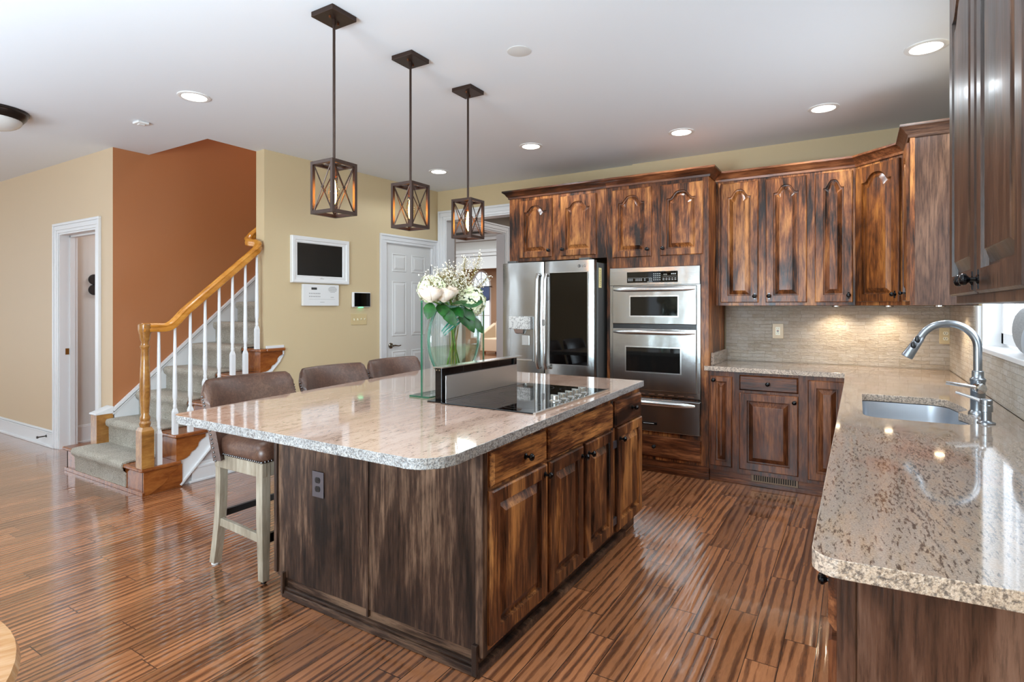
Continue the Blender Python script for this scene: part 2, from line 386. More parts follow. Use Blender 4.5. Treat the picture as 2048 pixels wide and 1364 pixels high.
# ------------------------------------------------------------------ the room
bx('floor', -13.2, 3.0, -3.6, 15.6, -.06, 0, FLOOR)['kind'] = 'structure'
m = MB()
for a in ((-11.2, .9, -3.6, 2.62), (-11.2, -5.52, 2.62, 5.4), (-4.53, .9, 2.62, 5.4), (-13.2, 1.0, 5.4, 15.6)): m.box(a[0], a[1], a[2], a[3], 2.74, 2.86)
struct('ceiling', m, ceilW)
# back wall: left part set back 3 cm, right part, opening between x -4.10 and -3.0
m = MB(); m.box(-4.40, -4.15, 5.26, 5.41, 0, 2.74); m.box(-4.15, -2.97, 5.26, 5.41, 2.40, 2.74); m.box(-2.97, -1.85, 5.26, 5.41, 0, 2.74); m.box(-1.85, .75, 5.23, 5.41, 0, 2.74)
struct('wall_back', m, wallTan)
# intercom wall with the six panel door's opening
m = MB()
m.box(0, 1.395, -.125, 0, 0, 2.74, FL); m.box(1.395, 2.112, -.125, 0, 2.06, 2.74, FL); m.box(2.112, 2.21, -.125, 0, 0, 2.74, FL)
struct('wall_left', m, wallTan)
# right wall with the sink window
WY0, WY1, WZ0, WZ1 = 2.45, 4.11, 1.14, 2.25
m = MB(); m.box(.6, .75, -3.4, WY0, 0, 2.74); m.box(.6, .75, WY1, 5.41, 0, 2.74); m.box(.6, .75, WY0, WY1, 0, WZ0); m.box(.6, .75, WY0, WY1, WZ1, 2.74)
struct('wall_right', m, wallTan)
# tan wall with the side doorway, brown stair wall
m = MB(); m.box(-11.2, -6.53, 2.33, 2.47, 0, 2.74); m.box(-6.53, -5.76, 2.33, 2.47, 2.07, 2.74); m.box(-5.76, -5.462, 2.33, 2.468, 0, 2.74)
struct('wall_front', m, wallTan2)
m = MB(); m.prism([(-5.46, 2.3315), (-5.46, 5.6), (-5.6, 5.6), (-5.6, 2.47), (-5.4618, 2.47), (-5.4618, 2.3315)], lambda x, y: (x, y, 0), lambda x, y: (x, y, 5.3))
struct('wall_stair', m, wallBrown)
m = MB(); m.box(-5.46, -4.54, 5.40, 5.5, 0, 5.3); m.box(-4.525, -4.42, 2.52, 5.5, 2.862, 5.3); m.box(-5.6, -4.525, 2.51, 2.61, 2.862, 5.3); m.box(-5.7, -4.42, 2.5, 5.6, 5.3, 5.4)
struct('wall_stairwell_upper', m, wallBrown)
# side passage behind the tan wall
m = MB(); m.box(-6.75, -6.65, 2.47, 5.2, 0, 2.74); m.box(-6.65, -5.60, 5.1, 5.2, 0, 2.74)
struct('wall_passage', m, greyW)
m = MB(); m.box(-6.65, -6.635, 2.47, 5.1, 0, .165); m.box(-6.65, -6.628, 2.47, 5.1, 0, .02); m.box(-6.65, -6.64, 2.47, 5.1, .165, .18); struct('baseboard_passage', m, trimW, bevel=.003)
# unseen walls behind the camera; window openings placed for light and reflections
m = MB()
xs = [-11.2, -10.3, -8.1, -4.05, -3.75, -1.85, -.75, .75]
for i in range(0, 8, 2): m.box(xs[i], xs[i + 1], -3.4, -3.25, 0, 2.74)
for i in (1, 3, 5): m.box(xs[i], xs[i + 1], -3.4, -3.25, 0, .35); m.box(xs[i], xs[i + 1], -3.4, -3.25, 2.35, 2.74)
struct('wall_rear', m, wallTan)
m = MB(); m.box(-11.2, -11.05, -3.4, -1.6, 0, 2.74); m.box(-11.2, -11.05, .8, 2.4, 0, 2.74); m.box(-11.2, -11.05, -1.6, .8, 0, .3); m.box(-11.2, -11.05, -1.6, .8, 2.5, 2.74)
struct('wall_side_far', m, wallTan2)
# hall and rooms beyond the cased opening
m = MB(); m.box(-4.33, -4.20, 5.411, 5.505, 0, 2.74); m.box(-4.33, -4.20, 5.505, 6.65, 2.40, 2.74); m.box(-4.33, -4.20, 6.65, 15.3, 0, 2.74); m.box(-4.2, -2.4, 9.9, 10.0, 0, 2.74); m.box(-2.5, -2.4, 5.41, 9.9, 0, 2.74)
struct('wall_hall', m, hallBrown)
m = MB(); m.box(-12.9, -6.32, 8.5, 8.62, 0, 2.74); m.box(-6.32, -5.0, 8.5, 8.62, 2.07, 2.74); m.box(-5.0, -4.33, 8.5, 8.62, 0, 2.74); m.box(-13.0, -12.9, 7.6, 15.3, 0, 2.74)
struct('wall_dining', m, greyW)
m = MB()
AX, AZ, AR = -10.53, 2.04, .37                                   # arched window in the far wall
m.box(-12.9, AX - AR, 15.2, 15.32, 0, 2.74); m.box(AX + AR, -4.33, 15.2, 15.32, 0, 2.74); m.box(AX - AR, AX + AR, 15.2, 15.32, 0, .35)
for i in range(16):
    a0, a1 = math.pi * i / 16, math.pi * (i + 1) / 16
    x0, x1 = AX + AR * math.cos(a0), AX + AR * math.cos(a1); z0, z1 = AZ + AR * 1.42 * math.sin(a0), AZ + AR * 1.42 * math.sin(a1)
    m.hexa([(x1, 15.2, z1), (x0, 15.2, z0), (x0, 15.32, z0), (x1, 15.32, z1), (x1, 15.2, 2.74), (x0, 15.2, 2.74), (x0, 15.32, 2.74), (x1, 15.32, 2.74)])
struct('wall_far_room', m, farBrown)

def casing(name, F, u0, u1, zt, w=.09, t=.02, sides=(1, 1), zb=0.0):
    m = MB(); q = .30
    for k, (a, b, tt) in enumerate(((0, .3, t * .6), (.3, .75, t * .85), (.75, 1.0, t * 1.25))):
        if sides[0]: m.box(u0 - w * b, u0 - w * a, 0, tt, zb, zt + w * a, F)
        if sides[1]: m.box(u1 + w * a, u1 + w * b, 0, tt, zb, zt + w * a, F)
        m.box(u0 - (w * b if sides[0] else 0), u1 + (w * b if sides[1] else 0), 0, tt, zt + w * a, zt + w * b, F)
    return struct(name, m, trimW, bevel=.003)
casing('trim_1', FL, 1.400, 2.107, 2.058, .093, sides=(1, 1))
casing('trim_2', FS(5.26), -4.15, -2.97, 2.40, .10)
m = MB(); m.box(-4.1499, -4.135, 5.258, 5.412, 0, 2.3999); m.box(-2.985, -2.9701, 5.258, 5.412, 0, 2.3999); m.box(-4.135, -2.985, 5.258, 5.412, 2.385, 2.3999); struct('trim_3', m, trimW)
casing('trim_4', FE(-4.20), 5.512, 6.65, 2.40, .10)
m = MB(); m.box(-4.332, -4.198, 6.638, 6.6499, 0, 2.3999); m.box(-4.332, -4.198, 5.5051, 5.517, 0, 2.3999); m.box(-4.332, -4.198, 5.517, 6.638, 2.388, 2.3999); struct('trim_5', m, trimW)
casing('trim_6', FS(2.33), -6.53, -5.76, 2.07, .092)
m = MB(); m.box(-6.5299, -6.515, 2.328, 2.475, 0, 2.0699); m.box(-5.775, -5.7601, 2.328, 2.475, 0, 2.0699); m.box(-6.515, -5.775, 2.328, 2.475, 2.055, 2.0699); m.box(-6.515, -6.50, 2.41, 2.45, 0, 2.055); m.box(-6.515, -5.775, 2.41, 2.45, 2.04, 2.055); struct('trim_7', m, trimW)
# crown moulding and header of the dining room wall
m = MB(); m.box(-9.4, -4.34, 8.46, 8.5, 2.30, 2.36); m.box(-9.4, -4.34, 8.40, 8.5, 2.58, 2.64); m.box(-9.4, -4.34, 8.36, 8.5, 2.64, 2.70); m.box(-9.4, -4.34, 8.44, 8.5, 2.36, 2.42)
struct('trim_8', m, trimW, bevel=.006)
m = MB(); m.box(-6.42, -6.30, 8.47, 8.5, 0, 2.30); m.box(-6.30, -4.9, 8.47, 8.5, 2.07, 2.29); struct('trim_9', m, trimW)
def baseboard(name, F, u0, u1, h=.165):
    m = MB(); m.box(u0, u1, 0, .014, 0, h * .86, F); m.box(u0, u1, 0, .02, h * .80, h * .86, F); m.box(u0, u1, 0, .009, h * .86, h, F); m.box(u0, u1, 0, .026, 0, .02, F)
    return struct(name, m, trimW, bevel=.003)
baseboard('baseboard_front', FS(2.33), -11.0, -6.625)
baseboard('baseboard_left', FL, .22, 1.305)

# sink window
def window_right():
    m = MB(); x0, x1 = .60, .745
    m.box(x0, x1, WY1 - .03, WY1, WZ0, WZ1); m.box(x0, x1, WY0, WY0 + .03, WZ0, WZ1); m.box(x0, x1, WY0, WY1, WZ1 - .03, WZ1)
    root = struct('window_1', m, trimW, bevel=.003)
    m = MB()
    for a, b in ((WY0 + .03, 3.26), (3.30, WY1 - .03)):
        m.box(.68, .715, a, a + .05, WZ0 + .02, WZ1 - .03); m.box(.68, .715, b - .05, b, WZ0 + .02, WZ1 - .03)
        m.box(.68, .715, a, b, WZ0 + .02, WZ0 + .08); m.box(.68, .715, a, b, WZ1 - .09, WZ1 - .03)
        for k in (1, 2): 
            y = a + (b - a) * k / 3; m.box(.69, .705, y - .008, y + .008, WZ0 + .08, WZ1 - .09)
    m.build('window_sash', trimW, root, bevel=.002)
    m = MB(); m.box(.698, .700, WY0 + .06, WY1 - .06, WZ0 + .06, WZ1 - .06); m.build('window_pane', clear_glass('window_glass', (.97, .98, 1, 1)), root)
    m = MB(); m.box(.572, .745, WY0 - .02, WY1 + .0, WZ0 - .02, WZ0 + .005); m.build('window_sill', trimW, root, bevel=.004)
window_right()
m = MB(); F = FW(.60)
m.box(WY1, WY1 + .07, 0, .018, WZ0, 1.37, F); struct('trim_10', m, trimW, bevel=.003)
# arched far window
m = MB()
pts = [(AX + AR * math.cos(math.pi * i / 20), AZ + AR * 1.42 * math.sin(math.pi * i / 20)) for i in range(21)]
m.tube([(AX + AR, 15.22, .35)] + [(x, 15.22, z) for x, z in pts] + [(AX - AR, 15.22, .35)], .045, 6)
for a in (45, 90, 135): m.bar((AX, 15.23, AZ), (AX + AR * math.cos(math.radians(a)), 15.23, AZ + AR * 1.42 * math.sin(math.radians(a))), .02)
m.tube([(AX + AR * .5 * math.cos(math.pi * i / 12), 15.23, AZ + AR * .71 * math.sin(math.pi * i / 12)) for i in range(13)], .011, 5)
for z in (AZ, 1.10, .38): m.bar((AX - AR, 15.23, z), (AX + AR, 15.23, z), .03)
m.bar((AX, 15.23, .35), (AX, 15.23, AZ), .025)
struct('window_2', m, trimW)
m = MB(); m.bm.faces.new([m.bm.verts.new((x, 15.26, z)) for x, z in pts + [(AX - AR, .36), (AX + AR, .36)]]); struct('window_3', m, clear_glass('far_window_glass', (.98, .99, 1, 1)))

# backsplash
m = MB(); m.box(-.985, .60, 5.205, 5.229, .901, 1.372); struct('backsplash_back', m, STONE)
m = MB(); m.box(.576, .599, 1.15, 5.205, .901, WZ0 - .021); m.box(.576, .599, WY1 + .072, 5.205, WZ0 - .021, 1.372); struct('backsplash_right', m, STONE)

# ------------------------------------------------------------------ knobs and doors
def knob(parent, F, u, z, n0, mat=blackKnob, oval=False, name='knob'):
    m = MB(); c = Vector(F(u, n0, z)); ax = Vector(F(u, n0 + 1, z)) - c
    m.lathe([(.013, 0), (.013, .003), (.006, .006), (.005, .016), (.008, .020), (.0145, .025), (.0155, .030), (.012, .036), (.004, .039)], c, ax, 14)
    if oval:
        m.box(u - .006, u + .006, 0 + n0, n0 + .003, z - .024, z + .024, F)
    return m.build(name, mat, parent, smooth=40)

def door(parent, F, u0, u1, z0, z1, mat, arch=0.0, thick=.02, n0=0.0, name='door', fr=.055, knob_at=None, oval=False, slab=False):
    m = MB(); nb, ns, nt = 1, 1, 28
    b = fr if (u1 - u0) > .17 else fr * .72
    zt = z1 - b - arch if arch else z1 - b
    def prof(s):                                  # arch height 0..1 over s -1..1
        s = abs(s)
        if s > .80: return 0.0
        return .5 * (1 + math.cos(math.pi * (s / .80) ** 1.7))
    def inner(ins, n):
        a0, a1, c0 = u0 + b + ins, u1 - b - ins, z0 + b + ins
        top = [(a1 + (a0 - a1) * i / nt, zt - ins + arch * prof(-1 + 2 * i / nt) * 1.0) for i in range(nt + 1)]
        return [F(u, n, z) for u, z in [(a0, c0), (a1, c0)] + top]
    def outer(ins, n):
        a0, a1, c0, c1 = u0 + ins, u1 - ins, z0 + ins, z1 - ins
        top = [(a1 + (a0 - a1) * i / nt, c1) for i in range(nt + 1)]
        return [F(u, n, z) for u, z in [(a0, c0), (a1, c0)] + top]
    if slab:
        L = [outer(0, n0), outer(0, n0 + thick * .45), outer(.006, n0 + thick * .75), outer(.010, n0 + thick)]
    else:
        L = [outer(0, n0), outer(0, n0 + thick * .7), outer(.006, n0 + thick), inner(0, n0 + thick), inner(.003, n0 + thick * .22), inner(.012, n0 + thick * .15), inner(.040, n0 + thick * .80), inner(.043, n0 + thick * .95), inner(.048, n0 + thick * .97)]
    m.loft(L)
    d = m.build(name, mat, parent, smooth=25)
    if knob_at: knob(d, F, knob_at[0], knob_at[1], n0 + thick, oval=oval)
    return d

def crown(parent, path, mat, z0=2.40, prof=None, name='crown_moulding', side=1):
    prof = prof or [(-.002, -.004), (.010, -.004), (.013, .012), (.024, .022), (.034, .040), (.050, .052), (.056, .056), (.056, .070), (-.002, .070)]
    P = [Vector(p) for p in path]; nrm = []
    for a, b in zip(P, P[1:]):
        d = (b - a).normalized(); nrm.append(Vector((d.y, -d.x)) * side)
    loops = []
    for i, p in enumerate(P):
        if i == 0: o = nrm[0]
        elif i == len(P) - 1: o = nrm[-1]
        else:
            o = (nrm[i - 1] + nrm[i]); o = o / o.dot(nrm[i])
        loops.append([(p.x + o.x * q[0], p.y + o.y * q[0], z0 + q[1]) for q in prof])
    m = MB(); m.loft(loops); return m.build(name, mat, parent, smooth=30)

# ------------------------------------------------------------------ tall run on the back wall
TY = 4.60; F = FS(TY)
t = thing('fridge_cabinet', (-2.35, 4.9, 1.795), 'dark brown oak wall cabinet with two arched doors mounted above the refrigerator', 'cabinet')
bx('body', -2.85, -1.857, TY, 5.257, 1.795, 2.40, oakU['Z'], t)
door(t, F, -2.735, -2.385, 1.825, 2.365, oakU['Z'], .055, knob_at=(-2.412, 1.885))
door(t, F, -2.300, -1.955, 1.825, 2.365, oakU['Z'], .055, knob_at=(-2.272, 1.885))
crown(t, [(-2.85, 5.255), (-2.85, 4.60), (-1.857, 4.60)], oakB['X'])
t = thing('oven_cabinet', (-1.43, 4.9, 0), 'tall dark brown oak cabinet that houses the stainless wall ovens', 'cabinet')
m = MB(); m.box(-1.855, -1.822, TY, 5.228, .10, 2.40); m.box(-1.062, -1.0, TY, 5.228, .10, 2.40); m.box(-1.822, -1.062, TY, 5.228, 1.697, 2.40); m.box(-1.822, -1.062, TY, 5.228, .10, .335); m.box(-1.822, -1.062, 5.1, 5.228, .335, 1.697); m.box(-1.822, -1.062, TY + .004, 5.1, .607, .622)
m.build('body', oakU['Z'], t, bevel=.002)
door(t, F, -1.80, -1.46, 1.785, 2.365, oakU['Z'], .06, knob_at=(-1.487, 1.845))
door(t, F, -1.385, -1.045, 1.785, 2.365, oakU['Z'], .06, knob_at=(-1.358, 1.845))
door(t, F, -1.81, -1.055, .125, .30, oakB['X'], slab=True, name='drawer', knob_at=(-1.43, .215))
crown(t, [(-1.857, 4.60), (-1.0, 4.60), (-1.0, 4.80)], oakB['X'])
m = MB(); m.box(-1.855, -1.0, TY + .005, 5.2, 0, .10); m.box(-1.86, -.995, TY - .012, TY + .005, 0, .045); m.build('toe_kick', oakB['X'], t, bevel=.003)

# ------------------------------------------------------------------ wall cabinets right of the ovens
UY = 4.87; F = FS(UY)
t = thing('wall_cabinet', (-.5, 5.0, 1.372), 'long three-door dark oak wall cabinet above the back stone splash', 'cabinet')
bx('body', -.985, -.012, UY, 5.226, 1.375, 2.40, oakU['Z'], t, bevel=.002)
bx('scribe_panel', -.998, -.985, UY - .012, 5.2, 1.375, 2.40, oakU['Z'], t)
for (a, b, k) in ((-.962, -.675, 1), (-.620, -.331, 0), (-.276, -.030, 1)):
    door(t, F, a, b, 1.400, 2.375, oakU['Z'], .06, knob_at=((b - .025) if k else (a + .025), 1.45), oval=True)
crown(t, [(-.998, 4.87), (-.010, 4.87)], oakB['X'])
D0 = Vector((-.010, 4.87)); D1 = Vector((.275, 4.60)); DT = (D1 - D0).normalized(); DN = Vector((DT.y, -DT.x)); DL = (D1 - D0).length
def FD(u, n, z):
    p = D0 + DT * u + DN * n; return (p.x, p.y, z)
t = thing('corner_wall_cabinet', (.3, 4.95, 1.372), 'diagonal single-door oak wall cabinet in the corner, glowing orange brown', 'cabinet')
m = MB(); pl = [(-.010, 4.871), (.275, 4.601), (.575, 4.601), (.575, 5.2), (-.010, 5.2)]
m.prism(pl, lambda x, y: (x, y, 1.375), lambda x, y: (x, y, 2.40)); m.build('body', oakU['Z'], t)
oakC = woods('corner', '#28130a', '#74401a', '#ab6c30', shift=-.02, con=1.0, patch=3.4)
door(t, FD, .012, DL - .035, 1.40, 2.375, oakC['Z'], .06, knob_at=(DL - .062, 1.45), oval=True)
crown(t, [tuple(D0), tuple(D1)], oakB['X'])
RX = .275; F = FW(RX); CY0 = 4.20
t = thing('wall_cabinet', (.43, 4.4, 1.372), 'narrow oak wall cabinet showing its plain grained side panel beside the sink window', 'cabinet')
bx('body', RX, .598, CY0 + .012, 4.60, 1.375, 2.40, oakU['Z'], t)
bx('side_panel', RX + .006, .598, CY0, CY0 + .012, 1.375, 2.40, oakP['Z'], t)
m = MB(); m.box(RX - .002, RX + .022, CY0 - .004, CY0 + .012, 1.375, 2.40); m.build('corner_strip', oakU['Z'], t)
door(t, F, CY0 + .03, 4.565, 1.40, 2.375, oakU['Z'], .06, knob_at=(CY0 + .055, 1.45), oval=True)
crown(t, [(RX, 4.60), (RX, CY0), (.598, CY0)], oakP['X'])
t = thing('wall_cabinet', (.43, 1.8, 1.372), 'dark glossy oak wall cabinet filling the upper corner nearest the viewer', 'cabinet')
NY0, NY1 = 1.25, 2.32
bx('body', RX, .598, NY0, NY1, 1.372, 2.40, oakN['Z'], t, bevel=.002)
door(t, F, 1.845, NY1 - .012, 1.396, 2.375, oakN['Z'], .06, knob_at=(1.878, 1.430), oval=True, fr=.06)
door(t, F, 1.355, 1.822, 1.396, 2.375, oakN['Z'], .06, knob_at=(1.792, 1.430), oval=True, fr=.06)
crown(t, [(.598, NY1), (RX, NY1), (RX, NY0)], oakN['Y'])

# ------------------------------------------------------------------ base cabinets
F = FS(TY)
t = thing('base_cabinet', (-.55, 4.9, 0), 'dark oak base cabinet under the back counter, with drawer, doors and floor register', 'cabinet')
m = MB(); m.box(-.998, .0, TY, 5.2, .09, .862); m.build('body', oakB['Z'], t)
door(t, F, -.985, -.825, .125, .825, oakB['Z'], knob_at=(-.958, .795))
door(t, F, -.772, -.368, .728, .845, oakB['X'], slab=True, name='drawer', knob_at=(-.57, .787))
door(t, F, -.772, -.368, .125, .708, oakB['Z'], knob_at=(-.392, .665))
door(t, F, -.306, -.062, .115, .835, oakB['Z'])
m = MB(); m.box(-.998, .0, TY + .02, 5.2, 0, .09); m.box(-.998, .0, TY + .055 - .04, TY + .03, 0, .035); k = m.build('toe_kick', oakB['X'], t, bevel=.003)
m = MB(); F2 = FS(TY + .018); m.box(-.69, -.37, 0, .010, .036, .112, F2); g = m.build('floor_register', flat('register_tan_metal', '#8a7560', .5, .3), t, bevel=.002)
m = MB()
for i in range(19): m.box(-.672 + i * .0155, -.672 + i * .0155 + .008, .010, .0115, .048, .100, F2)
m.build('register_slots', flat('register_slot_dark', '#1d1712', .8), g)
g['label'] = 'tan slotted metal floor register'
# right run (sink side)
t = thing('base_cabinet', (.28, 2.9, 0), 'oak sink base cabinet run whose flat end panel fills the lower corner', 'cabinet')
BX = -.030
m = MB(); m.box(BX, .57, 1.262, 2.72, .09, .862); m.box(BX, .57, 3.64, 4.59, .09, .862); m.box(BX, .57, 2.72, 3.64, .09, .66); m.box(BX, -.012, 2.72, 3.64, .66, .862); m.box(.45, .57, 2.72, 3.64, .66, .862); m.build('body', oakB['Z'], t)
oakS = woods('sink_end', '#1d110b', '#583a2b', '#836250', shift=.0, grain=.15, con=.8)
bx('end_panel', BX - .002, .57, 1.250, 1.262, .0, .862, oakS['Z'], t)
bx('corner_stile', BX - .004, BX + .028, 1.245, 1.262, .0, .862, oakS['Z'], t, bevel=.002)
F = FW(BX)
ys = [(1.285, 1.70), (1.73, 2.15), (2.60, 3.02), (3.04, 3.46), (3.50, 3.94), (3.97, 4.42)]
for i, (a, b) in enumerate(ys):
    door(t, F, a, b, .72, .84, oakB['Y'], slab=True, name='drawer', knob_at=((a + b) / 2, .78))
    door(t, F, a, b, .11, .70, oakB['Z'], knob_at=(b - .03 if i % 2 == 0 else a + .03, .655))
bx('toe_kick', BX + .05, .57, 1.262, 4.59, 0, .09, oakDark, t)
# dark dishwasher gap strip
# ------------------------------------------------------------------ countertops
def slab(name, outer, holes, z0, z1, mats, parent=None, rough_edge=0.0, loc=None):
    bm = bmesh.new(); edges = []
    def loop(pts):
        vs = [bm.verts.new((x, y, z1)) for x, y in pts]
        for i in range(len(vs)): edges.append(bm.edges.new((vs[i], vs[(i + 1) % len(vs)])))
    loop(outer)
    for h in holes: loop(h)
    bmesh.ops.triangle_fill(bm, use_beauty=True, use_dissolve=False, edges=edges)
    r = bmesh.ops.extrude_face_region(bm, geom=bm.faces[:])
    bmesh.ops.translate(bm, verts=[g for g in r['geom'] if isinstance(g, bmesh.types.BMVert)], vec=(0, 0, z0 - z1))
    bmesh.ops.recalc_face_normals(bm, faces=bm.faces[:])
    for f in bm.faces: f.material_index = 0 if abs(f.normal.z) > .7 else 1
    m = MB(); m.bm.free(); m.bm = bm
    o = m.build(name, mats, parent, loc=loc)
    b = o.modifiers.new('bevel', 'BEVEL'); b.width = .007; b.segments = 3; b.limit_method = 'ANGLE'; b.angle_limit = math.radians(60); b.material = 1
    return o
def arc(cx, cy, r, a0, a1, n=8): return [(cx + r * math.cos(math.radians(a0 + (a1 - a0) * i / n)), cy + r * math.sin(math.radians(a0 + (a1 - a0) * i / n))) for i in range(n + 1)]
def densify(P, step=.03, amp=.0012):
    out = []
    for i in range(len(P)):
        a = Vector(P[i]); b = Vector(P[(i + 1) % len(P)]); n = max(1, int((b - a).length / step))
        for k in range(n):
            p = a.lerp(b, k / n); d = (b - a).normalized(); p += Vector((-d.y, d.x)) * random.uniform(-amp, amp); out.append((p.x, p.y))
    return out
# sink cut-out
hole = arc(.06, 3.505, .04, 180, 90, 4) + arc(.30, 3.455, .09, 90, 20, 6) + [(.408, 3.36), (.420, 3.26), (.418, 3.20), (.39, 3.165), (.378, 3.135), (.392, 3.10), (.405, 3.05), (.402, 2.95)] + arc(.33, 2.865, .06, 10, -80, 6) + [(.20, 2.802)] + arc(.09, 2.875, .07, -100, -180, 5)
outer = [(-1.03, 4.572), (-.075, 4.572), (-.070, 4.0)] + arc(-.030, 1.230, .045, 180, 270, 6) + [(.20, 1.205), (.573, 1.235), (.573, 5.203), (-.998, 5.203), (-.998, 4.60), (-1.03, 4.598)]
o = slab('countertop', outer, [hole], .865, .90, [granS, granSe], loc=(.2, 3.2, .865))
tag(o, 'L-shaped beige granite countertop running along the back and right walls', 'countertop')
o = bx('side_splash', -.998, -.972, 4.66, 5.203, .9005, 1.0, granS, bevel=.002); tag(o, 'short granite side splash standing at the counter end by the ovens', 'splash guard')
# island top (slightly tapered) and cabinet
isl = [(-2.525, 1.40)] + arc(-2.47, 1.345, .05, 190, 265, 4) + [(-1.20, 1.300)] + arc(-1.20, 1.425, .128, -85, 0, 10) + [(-1.145, 3.45), (-2.78, 3.47)]
o = slab('island_countertop', densify(isl, .05, .0015), [], .865, .90, [granI, granIe], loc=(-1.9, 2.4, .865))
tag(o, 'large pale pinkish granite slab on top of the kitchen island', 'countertop')
t = thing('kitchen_island', (-1.75, 2.55, 0), 'dark distressed wood kitchen island base under the pale granite slab', 'kitchen island')
IX, IY0, IY1 = -1.17, 1.70, 3.44
bx('body', -2.355, IX, IY0 + .012, IY1, .085, .864, oakI['Z'], t)
bx('end_panel', -2.355, -1.757, IY0, IY0 + .012, .09, .864, oakE['Z'], t, bevel=.0015)
bx('end_panel', -1.753, -1.195, IY0, IY0 + .012, .09, .864, oakE['Z'], t, bevel=.0015)
bx('seam_strip', -1.760, -1.750, IY0 - .004, IY0 + .01, .06, .864, oakE['Z'], t)
bx('corner_post', -2.368, -2.345, IY0 - .010, IY0 + .02, .105, .864, oakE['Z'], t, bevel=.003)
bx('corner_post', -1.200, IX + .003, IY0 - .004, IY0 + .03, .075, .864, oakE['Z'], t, bevel=.003)
m = MB(); m.box(-2.30, IX - .03, IY0 + .010, IY1 - .02, 0, .09); m.build('toe_kick', oakE['X'], t)
m = MB(); m.box(-2.31, IX - .02, IY0 - .012, IY0 + .012, 0, .035); m.box(-2.31, IX - .02, IY0 - .006, IY0 + .012, .035, .05); m.box(IX - .032, IX - .008, IY0 - .012, 3.22, 0, .035); m.build('shoe_moulding', oakE['X'], t, bevel=.005)
bx('shoe_moulding', -2.306, -2.290, IY0 - .02, IY0 + .012, .02, .12, oakE['Z'], t, bevel=.003)
bx('corner_block', IX - .036, IX - .012, IY0 - .022, IY0 - .006, .01, .125, oakE['Z'], t, bevel=.003)
F = FE(IX)
door(t, F, 1.742, 2.169, .693, .822, oakI['Y'], slab=True, name='drawer', knob_at=(1.98, .755))
door(t, F, 2.195, 2.947, .690, .828, oakI['Y'], slab=True, name='drawer')
door(t, F, 2.992, 3.424, .684, .832, oakI['Y'], slab=True, name='drawer', knob_at=(3.25, .762))
door(t, F, 1.735, 2.174, .105, .678, oakI['Z'], knob_at=(2.147, .638))
door(t, F, 2.200, 2.553, .105, .678, oakI['Z'], knob_at=(2.532, .630))
door(t, F, 2.585, 2.947, .109, .680, oakI['Z'], knob_at=(2.612, .628))
door(t, F, 3.018, 3.438, .092, .680, oakI['Z'], knob_at=(3.05, .615))
m = MB(); m.box(2.955, 2.985, .0, .0015, .11, .84, F); m.build('painted_gap_shade', oakDark, t)  # thin dark sheet painted in as the shade between the fronts
m = MB()
for z in (.59, .16):
    m = MB(); m.box(2.962, 3.017, .0016, .012, z - .02, z + .02, F); m.build('hinge', flat('steel_hinge', '#6d7078', .3, .8), t)


# ------------------------------------------------------------------ outlets and switches
def outlet(name, F, u, z, w, h, plate, sock, label, holes=darkPrint, group=None):
    t = thing(name, F(u, 0, z), label, 'power outlet', group)
    m = MB(); m.box(u - w / 2, u + w / 2, .0005, .006, z - h / 2, z + h / 2, F); m.build('cover_plate', plate, t, bevel=.002)
    for s in (-1, 1):
        m = MB(); c = z + s * h * .17
        poly = [(u + .0165 * math.cos(a * math.pi / 10), max(-.0125, min(.0125, .0165 * math.sin(a * math.pi / 10)))) for a in range(20)]
        m.prism(poly, lambda a, b: F(a, .006, c + b), lambda a, b: F(a, .008, c + b)); so = m.build('socket', sock, t)
        m = MB(); m.box(u - .008, u - .005, .008, .0085, c - .003, c + .007, F); m.box(u + .005, u + .008, .008, .0085, c - .003, c + .006, F); m.box(u - .002, u + .002, .008, .0085, c - .010, c - .006, F); m.build('slots', holes, so)
    return t
outlet('power_outlet', FS(IY0), -2.062, .566, .074, .115, gunmetal, blackPlastic, 'gunmetal outlet with dark sockets on the island end panel', blackGloss)
outlet('power_outlet', FS(5.2045), .553, 1.150, .075, .118, almond, ivory, 'almond duplex outlet on the stone splash behind the faucet')
t = thing('power_outlet', (-.57, 5.2045, 1.162), 'beige safety outlet with red button on the back stone splash', 'power outlet'); F = FS(5.2045)
m = MB(); m.box(-.612, -.528, .0005, .006, 1.10, 1.224, F); m.build('cover_plate', flat('stone_coloured_plate', '#cbb595', .45), t, bevel=.002)
m = MB(); m.box(-.588, -.552, .006, .009, 1.128, 1.196, F); d = m.build('socket', ivory, t, bevel=.001)
m = MB(); m.box(-.578, -.562, .009, .0105, 1.164, 1.171, F); m.build('reset_button', flat('red_button', '#7d2018', .4), d)
m = MB(); m.box(-.578, -.562, .009, .0105, 1.153, 1.160, F); m.build('test_button', blackPlastic, d)
m = MB()
for z in (1.183, 1.141): m.box(-.578, -.575, .009, .0095, z - .004, z + .005, F); m.box(-.565, -.562, .009, .0095, z - .004, z + .005, F)
m.build('slots', darkPrint, d)
t = thing('light_switch_plate', FL(1.035, 0, 1.24), 'almond four-toggle light switch plate below the small black wall screen', 'light switch')
m = MB(); m.box(.935, 1.134, .0005, .006, 1.184, 1.296, FL); m.build('cover_plate', almond, t, bevel=.002)
for i, up in enumerate((0, 0, 1, 1)):
    m = MB(); u = .967 + i * .045; z = 1.24
    m.hexa([FL(u - .005, .006, z - .010), FL(u + .005, .006, z - .010), FL(u + .005, .006, z + .010), FL(u - .005, .006, z + .010)] + [FL(u - .004, .016, z + (.002 if up else -.012)), FL(u + .004, .016, z + (.002 if up else -.012)), FL(u + .004, .016, z + (.012 if up else -.002)), FL(u - .004, .016, z + (.012 if up else -.002))])
    m.build('toggle', ivory, t)

